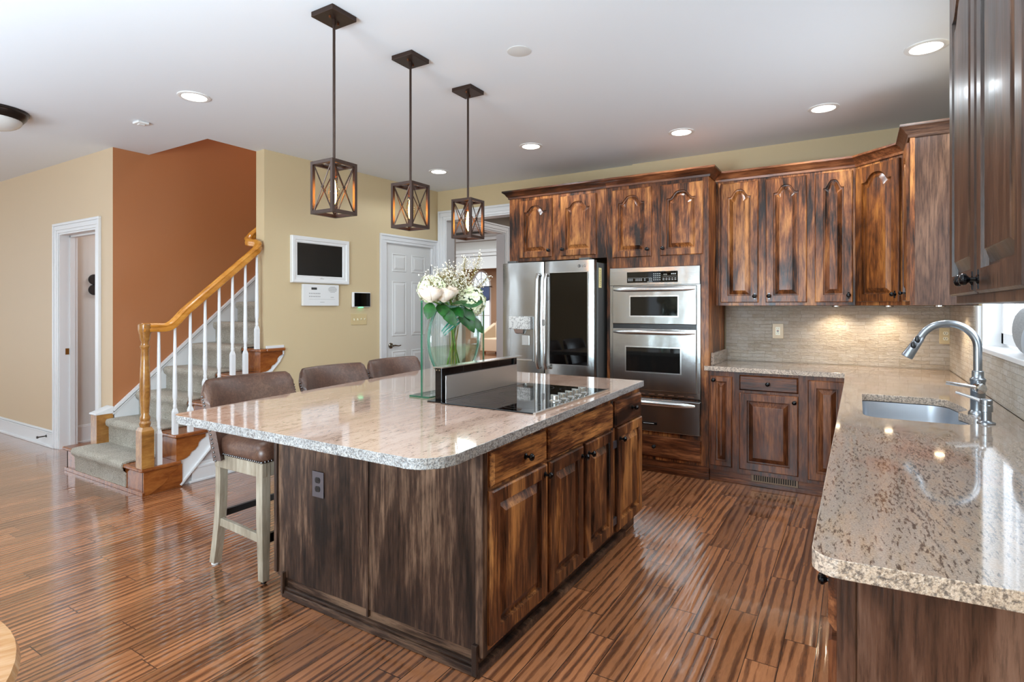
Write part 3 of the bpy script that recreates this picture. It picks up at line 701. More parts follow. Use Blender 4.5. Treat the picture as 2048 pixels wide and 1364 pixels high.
# ------------------------------------------------------------------ things on the intercom wall
t = thing('wall_screen', FL(.57, 0, 1.80), 'white framed black screen mounted on the tan wall by the stairs', 'wall screen')
def frame_loft(m, F, rects):
    L = [[F(a, n, c), F(b, n, c), F(b, n, d), F(a, n, d)] if True else None for a, b, c, d, n in [(r[0], r[1], r[2], r[3], r[4]) for r in rects]]
    m.loft([[Vector(p) for p in l] for l in [[F(r[0], r[4], r[2]), F(r[1], r[4], r[2]), F(r[1], r[4], r[3]), F(r[0], r[4], r[3])] for r in rects]], True, False)
m = MB(); frame_loft(m, FL, [(.25, .89, 1.588, 2.018, .0005), (.25, .89, 1.588, 2.018, .03), (.258, .882, 1.596, 2.010, .036), (.285, .855, 1.620, 1.985, .034), (.29, .85, 1.625, 1.98, .028), (.305, .818, 1.652, 1.962, .028), (.312, .811, 1.658, 1.955, .020)])
m.build('frame', whitePlastic, t)
m = MB(); m.box(.310, .813, .012, .021, 1.656, 1.957, FL); m.build('screen', flat('dark_screen', '#1f1f1c', .25), t)
m = MB(); m.box(.545, .590, .0345, .035, 1.630, 1.634, FL); m.box(.555, .570, .0345, .035, 1.637, 1.640, FL); m.build('badge', marks, t)
t = thing('intercom_panel', FL(.565, 0, 1.48), 'white intercom panel with small display hung under the framed screen', 'intercom')
m = MB(); m.box(.365, .767, .0005, .028, 1.376, 1.578, FL); m.build('body', whitePlastic, t, bevel=.004)
m = MB(); m.box(.455, .515, .028, .0285, 1.527, 1.548, FL); m.build('display', darkPrint, t)
m = MB()
for r in range(2):
    for c in range(7): m.box(.43 + c * .0185, .440 + c * .0185, .028, .030, 1.487 - r * .028, 1.497 - r * .028, FL)
m.build('keypad', marks, t)
m = MB()
for r in range(7):
    w = .05 * math.sqrt(max(0, 1 - ((r - 3) / 3.6) ** 2)); m.box(.692 - w, .692 + w, .028, .0287, 1.506 + r * .0085, 1.510 + r * .0085, FL)
m.build('speaker_grille', marks, t)
m = MB(); m.box(.43, .72, .028, .0286, 1.437, 1.439, FL); m.box(.55, .60, .028, .0286, 1.408, 1.412, FL); m.box(.67, .705, .028, .0286, 1.455, 1.460, FL); m.build('printed_lines', marks, t)
t = thing('alarm_touchscreen', FL(1.054, 0, 1.438), 'small black alarm touchscreen in a white surround beside the door', 'touchscreen')
m = MB(); m.box(.936, 1.172, .0005, .026, 1.362, 1.516, FL); m.build('surround', whitePlastic, t, bevel=.012, seg=4)
m = MB(); m.box(.957, 1.160, .0262, .0275, 1.370, 1.508, FL); m.build('screen', blackGlass, t, bevel=.0005)
m = MB(); m.box(1.02, 1.075, .004, .024, 1.3595, 1.362, FL); m.build('status_light', emit('green_status_light', '#6fffc0', 2), t)

# six panel door
t = struct('door_1', (lambda m: (m.box(1.402, 2.105, -.045, -.012, .004, 2.055, FL), m)[1])(MB()), doorW)
def raised(m, F, u0, u1, z0, z1, n0, d=.010):
    frame_loft(m, F, [(u0, u1, z0, z1, n0 - .001), (u0, u1, z0, z1, n0 + .0005)])
    R = [(u0, u1, z0, z1, n0 + .0005), (u0 + .008, u1 - .008, z0 + .008, z1 - .008, n0 + .006), (u0 + .014, u1 - .014, z0 + .014, z1 - .014, n0 + .0015), (u0 + .022, u1 - .022, z0 + .022, z1 - .022, n0 + .0015), (u0 + .044, u1 - .044, z0 + .044, z1 - .044, n0 + .009)]
    m.loft([[F(r[0], r[4], r[2]), F(r[1], r[4], r[2]), F(r[1], r[4], r[3]), F(r[0], r[4], r[3])] for r in R], False, True)
for (a, b) in ((1.498, 1.712), (1.792, 2.006)):
    for (c, d) in ((1.752, 1.952), (1.045, 1.650), (.22, .885)):
        m = MB(); raised(m, FL, a, b, c, d, -.012); m.build('door_panel', doorW, t)
m = MB(); c = Vector(FL(1.478, -.012, .945)); ax = Vector((LN.x, LN.y, 0))
m.lathe([(.032, 0), (.032, .006), (.024, .012), (.012, .014), (.010, .045), (.0, .047)], c, ax, 18)
m.tube([FL(1.478, .028, .945), FL(1.50, .030, .948), FL(1.53, .030, .944), FL(1.56, .030, .940), FL(1.59, .030, .946)], [.008, .009, .0075, .007, .005], 8); m.build('door_handle', flat('satin_nickel', '#8d8578', .22, 1), t, smooth=40)
for z in (1.80, 1.05, .28):
    m = MB(); c = FL(2.112, .0, z - .045); m.lathe([(.006, 0), (.006, .09), (.0, .095)], c, (0, 0, 1), 8); m.box(2.10, 2.112, -.012, -.008, z - .045, z + .045, FL); m.build('door_hinge', gunmetal, t)
m = MB(); m.box(2.1055, 2.1119, -.06, -.0005, 0, 2.0595, FL); m.box(1.3955, 1.4015, -.06, -.0005, 0, 2.0595, FL); m.box(1.4015, 2.1055, -.06, -.0005, 2.0555, 2.0595, FL); struct('trim_11', m, trimW)
# strike plate on the side doorway jamb
o = bx('strike_plate', -6.515, -6.5125, 2.375, 2.405, .905, .965, brass); o.location = (0, 0, 0); tag(o, 'small brass strike plate on the white side doorway jamb', 'strike plate')
o = MB(); o.lathe([(.055, 0), (.05, .02), (.0, .022)], (-6.65, 2.672, 1.645), (1, 0, 0), 20); o.lathe([(.055, 0), (.05, .02), (.0, .022)], (-6.65, 2.672, 1.54), (1, 0, 0), 20)
tag(o.build('wall_ornament', flat('black_iron', '#222122', .5), loc=(-6.64, 2.672, 1.59), smooth=30), 'black iron wall ornament of stacked discs inside the side doorway', 'wall ornament')
m = MB(); m.tube([(-6.78, 2.312, .10), (-6.78, 2.25, .10)], .006, 8); m.lathe([(.012, 0), (.012, .012)], (-6.78, 2.25, .10), (0, -1, 0), 10); m.lathe([(.014, 0), (.012, .006)], (-6.78, 2.316, .10), (0, -1, 0), 10)
tag(m.build('door_stop', flat('door_stop_metal', '#55524e', .4, .8), loc=(-6.78, 2.3, .10), smooth=40), 'small metal door stop sticking out of the white baseboard', 'door stop')

# ------------------------------------------------------------------ staircase
t = thing('staircase', (-4.9, 2.6, 0), 'carpeted staircase with golden oak handrail and white balusters', 'staircase')
R0, RUN, RISE = 2.04, .234, .2005
SX0, SX1 = -5.44, -4.378
NS = 13
m = MB()
for i in range(1, NS + 1):                                    # white carcass behind treads
    y = R0 + .03 + (i - 1) * RUN
    x1 = -4.42 if y < 3.0 else -4.535
    m.box(SX0, x1 if i > 1 else -4.42, y, R0 + NS * RUN + .25, RISE * (i - 1), RISE * i - .03)
m.build('carcass', trimW, t)
for i in range(1, 6):
    y = R0 + (i - 1) * RUN; z = RISE * i; x0 = -5.665 if i == 1 else -4.64
    y1 = y + RUN + .035
    if i == 1: y1 = R0 + .285
    m = MB(); m.box(x0, SX1 + .02, y, min(y1, 3.045) if i < 5 else 3.045, z - .028, z)
    if i == 5: m.box(-4.403, SX1 + .02, 3.045, 3.235, z - .028, z)
    m.build('tread', treadOak, t, bevel=.011, seg=3)
    m = MB(); m.box(x0 + .03, SX1 - .010, y + .026, y + .045, z - RISE, z - .028)      # riser, front
    if i == 1:
        m.box(-5.635, -5.615, y + .026, R0 + .285, 0, z - .028); m.box(SX1 - .022, SX1 - .002, y + .026, y + .30, 0, z - .028)
        m.box(-5.65, SX1 + .01, y + .012, y + .03, 0, .028)
    m.build('riser', treadOak, t, bevel=.002)
    # stained bracket under the tread end
    if i > 1:
        m = MB(); yy = y + .02; pr = [(0, 0), (.225, 0), (.225, -.03), (.19, -.045), (.17, -.065), (.165, -.09), (.14, -.115), (.115, -.125), (.10, -.15), (.075, -.165), (.05, -.172), (.03, -.1725), (0, -.1725)]
        m.prism(pr, lambda a, b: (SX1 - .022, yy + a, z - .028 + b), lambda a, b: (SX1 - .002, yy + a, z - .028 + b)); m.build('tread_bracket', treadOak, t)
    else:
        m = MB(); yy = y + .03; pr = [(0, 0), (.235, 0), (.235, -.03), (.20, -.045), (.17, -.065), (.16, -.09), (.13, -.12), (.09, -.14), (.03, -.172), (0, -.172)]
        m.prism(pr, lambda a, b: (SX1 - .002, yy + a, z - .028 + b), lambda a, b: (SX1 + .002, yy + a, z - .028 + b)); m.build('tread_bracket', treadOak, t)
# white scalloped stringer on the open side
m = MB(); yS = R0 + .045; sl = RISE / RUN
zl = lambda y: (y - 2.26) * sl
up = []
for i in range(1, 6):
    y = R0 + (i - 1) * RUN + .03; z = RISE * i - .03
    up += [(y, z - RISE + .03 if i == 1 else z - RISE), (y, z)]
up = [(2.075, 0.0)] + up[1:] + [(3.225, RISE * 5 - .03)]
lowr = [(3.225, .945), (3.165, .868), (2.33, .02), (2.315, 0)]
m.prism(up + lowr, lambda a, b: (-4.408, a, b), lambda a, b: (-4.392, a, b)); m.build('stringer', trimW, t)
m = MB(); m.bar((-4.386, 2.325, .012), (-4.386, 3.19, .892), .012, .028, up=(1, 0, 0)); m.bar((-4.386, 3.222, .93), (-4.386, 3.222, 1.0), .012, .02, up=(1, 0, 0)); m.bar((-4.386, 3.175, .877), (-4.386, 3.222, .94), .012, .02, up=(1, 0, 0)); m.build('stringer_moulding', trimW, t)
m = MB(); m.box(-4.40, -4.385, 3.06, 3.235, RISE * 5, RISE * 5 + .022); m.build('end_cap', trimW, t)
# wall under the stair (pale drywall triangle)
m = MB(); m.prism([(2.30, 0), (3.06, 0), (3.06, .79)], lambda a, b: (-4.53, a, b), lambda a, b: (-4.410, a, b)); struct('wall_under_stair', m, paint('under_stair_paint', '#c3bfc0'))
m = MB(); F = FE(-4.409); m.box(2.42, 3.30, 0, .014, 0, .128, F); m.box(2.44, 3.30, 0, .018, .105, .125, F); m.box(2.47, 3.30, 0, .008, .125, .148, F); m.box(2.40, 3.30, 0, .022, 0, .018, F); struct('baseboard_stair', m, trimW, bevel=.003)
# skirt board on the brown wall
m = MB(); sk = lambda y: .50 + .895 * (y - 2.33)
m.prism([(2.335, 0), (4.6, 0), (4.6, sk(4.6)), (2.335, sk(2.335))], lambda a, b: (-5.4585, a, b), lambda a, b: (-5.441, a, b)); m.build('skirt_board', trimW, t)
m = MB(); m.bar((-5.436, 2.32, sk(2.32) - .012), (-5.436, 4.6, sk(4.6) - .012), .020, .026, up=(1, 0, 0)); m.bar((-5.440, 2.32, sk(2.32) - .045), (-5.440, 4.6, sk(4.6) - .045), .010, .016, up=(1, 0, 0)); m.build('skirt_moulding', trimW, t)
m = MB(); m.box(-5.545, -5.435, 2.20, 2.325, .2015, .455); m.build('wall_end_post', newelOak, t, bevel=.003)
m = MB(); m.hexa([(-5.55, 2.19, .455), (-5.43, 2.19, .455), (-5.43, 2.325, .455), (-5.55, 2.325, .455), (-5.55, 2.19, .468), (-5.43, 2.19, .468), (-5.43, 2.325, .515), (-5.55, 2.325, .515)]); m.build('post_cap', trimW, t, bevel=.003)
# carpet runner
prof = []
for i in range(1, NS + 1):
    y = R0 + (i - 1) * RUN; z = RISE * i
    z0 = z - RISE
    prof += [(y + .018, z0 + .012), (y + .016, z - .06), (y - .006, z - .040), (y - .012, z - .012), (y - .002, z + .010), (y + .03, z + .015), (y + .12, z + .015)]
bm_pts = []
m = MB(); random.seed(3)
NXC = 30
fr = []
for j, (y, z) in enumerate(prof):
    row = []
    for k in range(NXC + 1):
        xa, xb = (-5.462, -4.628) if z < .235 and y < 2.26 else (-5.438, -4.62)
        x = xa + (xb - xa) * k / NXC
        if y > 3.05: x = -5.438 + (.90) * k / NXC
        e = noise.noise(Vector((x * 14, y * 14, z * 14))) * .004 + random.uniform(-.002, .002)
        row.append((x, y - e, z + e))
    fr.append(row)
bk = [[(x, y + .012, z - .012) for x, y, z in r] for r in fr]
V = [[m.bm.verts.new(p) for p in r] for r in fr]
for a, b in zip(V, V[1:]):
    for k in range(NXC): m.face([a[k], a[k + 1], b[k + 1], b[k]])
for side in (0, NXC):
    Bv = [m.bm.verts.new(r[side]) for r in bk]
    for i in range(len(Bv) - 1): m.face([V[i][side], V[i + 1][side], Bv[i + 1], Bv[i]])
m.build('carpet_runner', CARPET, t, smooth=70)
# newel
NX, NYn = -4.40, 2.085
m = MB(); m.box(NX - .042, NX + .042, NYn - .042, NYn + .042, RISE, .47); 
m.loft([[(NX + sx * .042, NYn + sy * .042, .47) for sx, sy in ((-1, -1), (1, -1), (1, 1), (-1, 1))], [(NX + sx * .03, NYn + sy * .03, .495) for sx, sy in ((-1, -1), (1, -1), (1, 1), (-1, 1))]])
m.lathe([(.030, .495), (.036, .51), (.038, .525), (.030, .54), (.034, .553), (.034, .565), (.026, .585), (.028, .62), (.0335, .70), (.035, .76), (.033, .85), (.028, .96), (.0245, 1.05), (.027, 1.062), (.033, 1.072), (.033, 1.080), (.026, 1.088), (.024, 1.11), (.030, 1.125), (.034, 1.14), (.036, 1.165), (.041, 1.18), (.044, 1.205), (.044, 1.235), (.036, 1.243)], (NX, NYn, 0), n=24)
m.build('newel_post', newelOak, t, smooth=35)
# handrail
def railz(y):
    if y < 2.16: return 1.212
    zs = 1.270 + .868 * (y - 2.294)
    if y < 2.36:
        q = (y - 2.16) / .20; q = q * q * (3 - 2 * q); return 1.212 * (1 - q) + zs * q
    return zs
path = [(-4.388, 2.06 + .03 * i, railz(2.06 + .03 * i)) for i in range(31)]
path = [p for p in path if p[1] <= 2.965]
path += [(-4.392, 2.985, 1.885), (-4.415, 3.0, 1.905), (-4.45, 2.998, 1.918), (-4.49, 2.985, 1.922), (-4.53, 2.985, 1.930), (-4.565, 3.0, 1.950), (-4.585, 3.04, 1.985), (-4.59, 3.15, 2.08), (-4.59, 3.6, 2.48)]
rp = [(-.030, -.010), (-.026, -.028), (-.018, -.032), (.018, -.032), (.026, -.028), (.030, -.010), (.026, .004), (.030, .014), (.022, .028), (.008, .034), (-.008, .034), (-.022, .028), (-.030, .014), (-.026, .004)]
loops = []; PV = [Vector(p) for p in path]
for i, p in enumerate(PV):
    d = (PV[min(i + 1, len(PV) - 1)] - PV[max(i - 1, 0)]).normalized(); sd = d.cross(Vector((0, 0, 1))).normalized(); up_ = sd.cross(d)
    loops.append([p + sd * a + up_ * b for a, b in rp])
m = MB(); m.loft(loops); m.build('handrail', goldOak, t, smooth=50)
# balusters: two to a tread
byz = [(2.179, 1), (2.294, 2), (2.409, 2), (2.525, 3), (2.640, 3), (2.754, 4), (2.868, 4), (2.975, 5)]
for (by, st) in byz:
    z0 = RISE * st; z1 = railz(by) - .030; bx_ = -4.398; h = z1 - z0; sq = .17 + .06 * (st == 1)
    m = MB(); a = .0165
    m.box(bx_ - a, bx_ + a, by - a, by + a, z0, z0 + sq)
    m.loft([[(bx_ + sx * a, by + sy * a, z0 + sq) for sx, sy in ((-1, -1), (1, -1), (1, 1), (-1, 1))], [(bx_ + sx * .009, by + sy * .009, z0 + sq + .03) for sx, sy in ((-1, -1), (1, -1), (1, 1), (-1, 1))]])
    b = z0 + sq + .02
    m.lathe([(.010, b), (.013, b + .015), (.0145, b + .03), (.011, b + .04), (.0135, b + .05), (.0115, b + .062), (.0165, b + .09), (.0165, b + .13), (.013, b + (z1 - b) * .6), (.0095, z1 - .03), (.0095, z1)], (bx_, by, 0), n=14)
    m.build('baluster', trimW, t, smooth=35)

# ------------------------------------------------------------------ refrigerator
t = thing('refrigerator', (-2.35, 4.8, 0), 'stainless french-door refrigerator with water dispenser and dark glass panel', 'refrigerator')
FY = 4.40; F = FS(FY)
bx('body', -2.79, -1.885, 4.47, 5.2, .03, 1.745, fridgeSide, t, bevel=.004)
def sdoor(name, u0, u1, z0, z1, mat, par=t, n0=-.065, n1=.0, curve=.018):
    m = MB(); k = 10; L = []
    fr_ = [(u0 + (u1 - u0) * i / k, n1 + curve * (1 - ((2 * i / k - 1) ** 2)) - (.006 if i in (0, k) else 0)) for i in range(k + 1)]
    poly = [(u0, n0)] + fr_ + [(u1, n0)]
    m.prism(poly, lambda a, b: F(a, b, z0), lambda a, b: F(a, b, z1)); return m.build(name, mat, par, smooth=30)
dl = sdoor('door', -2.802, -2.372, .735, 1.765, steelF)
dr = sdoor('door', -2.362, -1.893, .735, 1.765, steelF)
dw = sdoor('freezer_drawer', -2.802, -1.893, .08, .722, steelF)
m = MB(); m.box(-2.30, -1.942, .0, .0215, .868, 1.662, F); gp = m.build('glass_panel', blackGlass, dr, bevel=.002); gp['label'] = 'dark glass panel'
m = MB()
for a, b, c, d in ((-2.303, -1.939, .864, .868), (-2.303, -1.939, 1.662, 1.666), (-2.304, -2.30, .864, 1.666), (-1.942, -1.938, .864, 1.666)): m.box(a, b, .006, .0222, c, d, F)
m.build('panel_trim', steelH, dr)
# handles
for par, pts in ((dl, [(-2.405, .012, 1.64), (-2.405, .045, 1.655), (-2.408, .06, 1.60), (-2.412, .066, 1.25), (-2.410, .06, .88), (-2.405, .045, .825), (-2.405, .012, .835)]), (dr, [(-2.325, .012, 1.64), (-2.325, .045, 1.655), (-2.328, .06, 1.60), (-2.332, .066, 1.25), (-2.330, .06, .88), (-2.325, .045, .825), (-2.325, .012, .835)])):
    m = MB()
    q = []
    for a, b in zip(pts, pts[1:]):
        for k in range(4): q.append([a[i] + (b[i] - a[i]) * k / 4 for i in range(3)])
    q.append(pts[-1])
    m.tube([F(*p) for p in q], .016, 10, squash=.75); hd = m.build('handle', steelH, par, smooth=50)
m = MB(); m.box(-2.345, -2.322, .078, .082, 1.20, 1.255, F); m.build('handle_button', flat('grey_button', '#9b9b99', .3, .6), dr)
# dispenser
m = MB(); m.box(-2.715, -2.460, .004, .0125, .875, 1.255, F); dp = m.build('dispenser_recess', flat('dispenser_grey', '#a7a7a5', .4, .3), dl, bevel=.004)
m = MB(); m.box(-2.70, -2.475, .012, .06, 1.165, 1.28, F); 
m.build('dispenser_panel', (lambda t_: t_.P(Base_Color=t_.ramp(t_.noise(t_.obj((1, 1, 1)), 16, 3, .6, 1.5), [(.44, '#d9d8d4'), (.485, '#6f6d69'), (.52, '#d4d3cf')]), Roughness=.3))(NT('marbled_panel')), dp, bevel=.004)
m = MB(); m.hexa([F(-2.64, .012, 1.12), F(-2.56, .012, 1.12), F(-2.56, .045, 1.13), F(-2.64, .045, 1.13), F(-2.65, .012, 1.165), F(-2.55, .012, 1.165), F(-2.55, .055, 1.165), F(-2.65, .055, 1.165)]); m.build('spout', steelH, dp)
m = MB(); m.box(-2.585, -2.505, .0125, .022, 1.02, 1.11, F); m.build('dispenser_paddle', flat('paddle_grey', '#c3c3c0', .3, .4), dp, bevel=.004)
m = MB(); m.box(-2.70, -2.475, .0125, .03, .885, .895, F); m.build('drip_tray', steelH, dp)
# maker's emblem and the sticker
m = MB(); c = F(-2.02, .0145, 1.714); m.lathe([(.014, 0), (.014, .002), (.011, .002)], c, (0, -1, 0), 20, cap1=False); m.build('emblem', flat('emblem_grey', '#6a6a6a', .3, .8), dr)
def text(body, F, u, z, n, size, mat, name, parent, flip=False):
    cu = bpy.data.curves.new('txt', 'FONT'); cu.body = body; cu.size = size; cu.align_x = 'CENTER'; cu.align_y = 'CENTER'; cu.extrude = .0004
    o = bpy.data.objects.new('txt', cu); COL.objects.link(o)
    dg = bpy.context.evaluated_depsgraph_get(); me = bpy.data.meshes.new_from_object(o.evaluated_get(dg)); bpy.data.objects.remove(o)
    off = WO[parent.name]
    for v in me.vertices: v.co = Vector(F(u + v.co.x, n + v.co.z, z + v.co.y)) - off
    q = bpy.data.objects.new(name, me); COL.objects.link(q); q.parent = parent; me.materials.clear(); me.materials.append(mat); WO[q.name] = off; return q
text('LG', F, -1.978, 1.714, .012, .028, flat('logo_grey', '#6e6e6e', .3, .6), 'logo_letters', dr)
FR = FE(-1.884)
m = MB(); m.box(4.485, 4.545, .0005, .0015, 1.53, 1.70, FR); st = m.build('sticker', flat('cream_sticker', '#e0d29a', .5), t)
m = MB()
for i in range(9): m.box(4.498 + random.uniform(0, .01), 4.53 + random.uniform(-.008, .004), .0015, .002, 1.545 + i * .0165, 1.551 + i * .0165, FR)
m.build('sticker_print', flat('brown_print', '#8a7433', .5), st)
m = MB(); m.box(-2.75, -2.66, -.05, .0, 1.766, 1.785, F); m.box(-2.03, -1.93, -.05, -.0, 1.766, 1.785, F); m.build('hinge_cover', fridgeSide, t, bevel=.004)

# ------------------------------------------------------------------ wall oven and warming drawer
OY = 4.60; F = FS(OY)
t = thing('wall_oven', (-1.44, 4.8, .63), 'stainless double wall oven with black keypad built into the tall oak cabinet', 'oven')
m = MB(); m.box(-1.8215, -1.0625, -.45, -.002, .628, 1.695, F); m.box(-1.8215, -1.0625, -.002, .018, .628, .668, F); m.box(-1.8215, -1.795, -.002, .012, .668, 1.545, F); m.box(-1.089, -1.0625, -.002, .012, .668, 1.545, F); m.build('body', steelO, t)
m = MB(); m.box(-1.822, -1.062, .0, .022, 1.545, 1.696, F); cp = m.build('control_panel', steelO, t, bevel=.004)
m = MB(); m.box(-1.665, -1.238, .022, .026, 1.568, 1.658, F); kb = m.build('keypad', blackGlass, cp, bevel=.002)
def upright(name, fn, mat, par):
    m = MB(); fn(m); return m.build(name, mat, par)
def keys(m):
    random.seed(11); n = .0262
    for c, w in ((-1.655, .055), (-1.59, .06), (-1.515, .02), (-1.475, .028)):
        for r in range(2):
            for q in range(max(1, int(w / .014))): m.box(c + q * .015, c + q * .015 + .011, .026, n, 1.583 + r * .012, 1.588 + r * .012, F)
    m.box(-1.66, -1.45, .026, n, 1.607, 1.6085, F); m.box(-1.36, -1.245, .026, n, 1.614, 1.6155, F)
    for r in range(4):
        for c in range(4): m.box(-1.437 + c * .0165, -1.428 + c * .0165, .026, n, 1.585 + r * .0165, 1.592 + r * .0165, F)
    for r in range(2):
        for c in range(5): m.box(-1.36 + c * .024, -1.345 + c * .024, .026, n, 1.585 + r * .012, 1.590 + r * .012, F)
    for c in range(3): m.box(-1.29 + c * .014, -1.28 + c * .014, .026, n, 1.63, 1.640, F)
    m.box(-1.49, -1.445, .026, n, 1.572, 1.5755, F)
upright('key_print', keys, marks, kb)
text('8:30', F, -1.338, 1.630, .0262, .017, flat('clock_digits', '#6c6c66', .4, Emission_Color=lin('#c9c9b9'), Emission_Strength=.4), 'clock', kb)
m = MB(); m.box(-1.66, -1.455, .026, .0262, 1.617, 1.652, F); m.build('display', ovenGlass, kb)
def odoor(par, z0, z1, w0, w1, wz0, wz1, u0=-1.795, u1=-1.089):
    m = MB(); m.box(u0, u1, .0, .030, z0, z1, F); d = m.build('oven_door', steelO, par, bevel=.005)
    m = MB(); frame_loft(m, F, [(w0 - .010, w1 + .010, wz0 - .010, wz1 + .010, .0295), (w0 - .010, w1 + .010, wz0 - .010, wz1 + .010, .0325), (w0, w1, wz0, wz1, .0325), (w0, w1, wz0, wz1, .030)]); m.build('window_trim', steelH, d)
    m = MB(); m.box(w0, w1, .0300, .0312, wz0, wz1, F); m.build('window', ovenGlass, d)
    return d
def bowhandle(par, zc, u0=-1.785, u1=-1.099, name='handle'):
    m = MB(); L = []
    for i in range(25):
        s = -1 + 2 * i / 24; u = (u0 + u1) / 2 + (u1 - u0) / 2 * s; k = max(0.12, (1 - abs(s) ** 6)) ; n = .030 + .034 * (1 - s * s * .55) * k
        h = .021 * (.35 + .65 * k)
        L.append([F(u, .028 + (n - .028) * (0.5 + .5 * math.cos(a)), zc + h * math.sin(a)) for a in [2 * math.pi * q / 12 for q in range(12)]])
    m.loft(L); return m.build(name, steelH, par, smooth=60)
d = odoor(t, 1.222, 1.537, -1.632, -1.237, 1.292, 1.450); bowhandle(d, 1.512)
m = MB(); m.box(-1.795, -1.089, -.01, .012, 1.185, 1.222, F); v = m.build('vent_strip', blackPlastic, t)
m = MB()
for i in range(40): m.box(-1.55 + i * .011, -1.545 + i * .011, .012, .014, 1.193, 1.205, F)
m.build('vent_slots', darkPrint, v)
d = odoor(t, .672, 1.185, -1.670, -1.217, .826, 1.027); bowhandle(d, 1.155)
m = MB()
for i in range(8): m.box(-1.72 + i * .08, -1.67 + i * .08, .018, .0188, .640, .647, F)
m.build('louvre', flat('louvre_copper', '#6b4632', .5), t)
t = thing('warming_drawer', (-1.44, 4.8, .34), 'stainless warming drawer below the double wall oven', 'warming drawer')
m = MB(); m.box(-1.8215, -1.0625, -.45, .0, .338, .606, F); m.build('body', steelO, t)
m = MB(); m.box(-1.8215, -1.0625, .0, .030, .338, .604, F); d = m.build('drawer_front', steelO, t, bevel=.004); bowhandle(d, .572)
m = MB(); m.box(-1.545, -1.405, .030, .033, .392, .413, F); b = m.build('badge', blackGloss, d, bevel=.002)
m = MB(); m.box(-1.52, -1.43, .033, .0335, .400, .405, F); m.build('badge_print', marks, b)
m = MB(); m.tube([(-1.43, 4.575, .318), (-1.40, 4.573, .312), (-1.375, 4.575, .318)], .005, 6)

# ------------------------------------------------------------------ cooktop and downdraft vent
t = thing('cooktop', (-1.45, 2.5, .90), 'black glass electric cooktop with five chrome knobs set into the island', 'cooktop')
m = MB(); m.box(-1.695, -1.178, 2.112, 2.945, .9004, .906); m.build('glass_top', blackGlass, t, bevel=.002)
m = MB(); m.box(-1.186, -1.172, 2.105, 2.952, .9004, .908); m.build('edge_trim', steelH, t)
def ring(m, cx, cy, r, w=.0035):
    n = 40
    a = [m.bm.verts.new((cx + r * math.cos(2 * math.pi * k / n), cy + r * math.sin(2 * math.pi * k / n), .9064)) for k in range(n)]
    b = [m.bm.verts.new((cx + (r - w) * math.cos(2 * math.pi * k / n), cy + (r - w) * math.sin(2 * math.pi * k / n), .9064)) for k in range(n)]
    for k in range(n): m.face([a[k], a[(k + 1) % n], b[(k + 1) % n], b[k]])
for cx, cy, r in ((-1.33, 2.25, .095), (-1.56, 2.27, .11), (-1.55, 2.53, .075), (-1.56, 2.79, .11), (-1.34, 2.83, .075)):
    m = MB(); ring(m, cx, cy, r); ring(m, cx, cy, r * .6, .002); m.build('burner_ring', flat('burner_grey', '#343434', .25), t)
for i in range(5):
    y = 2.43 + i * .079; m = MB()
    m.lathe([(.030, .906), (.030, .909), (.026, .912), (.024, .914), (.019, .916), (.018, .934), (.016, .936)], (-1.245, y, 0), n=20); m.box(-1.268, -1.222, y - .006, y + .006, .914, .938)
    m.build('knob', flat('knob_pewter', '#b9b9b4', .25, .9) if i == 0 else bpy.data.materials['knob_pewter'], t, smooth=40)
t = thing('downdraft_vent', (-1.75, 2.52, .90), 'raised black and stainless downdraft vent standing behind the cooktop', 'vent')
m = MB(); m.box(-1.79, -1.70, 2.125, 2.93, .9004, .905); m.build('base_flange', blackGloss, t)
m = MB(); m.box(-1.775, -1.735, 2.168, 2.200, .905, 1.063); m.box(-1.775, -1.735, 2.85, 2.882, .905, 1.063); m.box(-1.775, -1.745, 2.19, 2.86, .905, 1.060); m.build('housing', blackGloss, t, bevel=.0015)
m = MB(); m.box(-1.745, -1.732, 2.198, 2.880, .905, 1.022); fp = m.build('front_panel', steel_mat('vent_stainless', '#bdbdbc', .34, .05, (1, .02, 1)), t, bevel=.001)
m = MB(); m.box(-1.785, -1.722, 2.160, 2.915, 1.063, 1.068); m.box(-1.785, -1.74, 2.915, 2.955, 1.066, 1.069); m.build('top_cap', steelH, t)
m = MB()
for x in (-1.765, -1.748): m.lathe([(.004, 0), (.004, .0015)], (x, 2.168, 1.052), (0, -1, 0), 10)
m.build('screw', chrome, t)
m = MB()
for y in (2.36, 2.52, 2.70): m.box(-1.746, -1.7445, y - .001, y + .001, 1.024, 1.058)
m.build('intake_divider', blackPlastic, t)

# ------------------------------------------------------------------ sink, faucet, dispenser
t = thing('sink', (.2, 3.18, .70), 'stainless undermount double sink set into the right granite counter', 'sink')
cx, cy = .205, 3.17
def ins(P, k, z): return [(cx + (x - cx) * k, cy + (y - cy) * k, z) for x, y in P]
m = MB(); m.loft([ins(hole, 1.03, .864), ins(hole, 1.0, .862), ins(hole, .985, .80), ins(hole, .97, .72), ins(hole, .93, .695), ins(hole, .5, .69)], False, True); m.build('bowl', sinkS, t, smooth=60)
m = MB(); m.loft([[(.035, 3.105, z_), (.37, 3.125, z_), (.37, 3.150, z_), (.035, 3.13, z_)] for z_ in (.70, .845)]); m.build('divider', sinkS, t, bevel=.008)
for y in (2.95, 3.33):
    m = MB(); m.lathe([(.045, .6905), (.042, .694), (.03, .692)], (.2, y, 0), n=20); m.build('drain', chrome, t, smooth=40)
t = thing('faucet', (.442, 3.12, .90), 'tall brushed nickel pull-down faucet arching over the sink', 'faucet')
fx_, fy_ = .442, 3.118
m = MB(); m.lathe([(.034, .9005), (.034, .907), (.029, .915), (.026, .918), (.026, 1.04), (.0285, 1.043), (.0285, 1.052), (.024, 1.056), (.021, 1.06), (.021, 1.085), (.018, 1.088)], (fx_, fy_, 0), n=24); m.build('body', nickel, t, smooth=40)
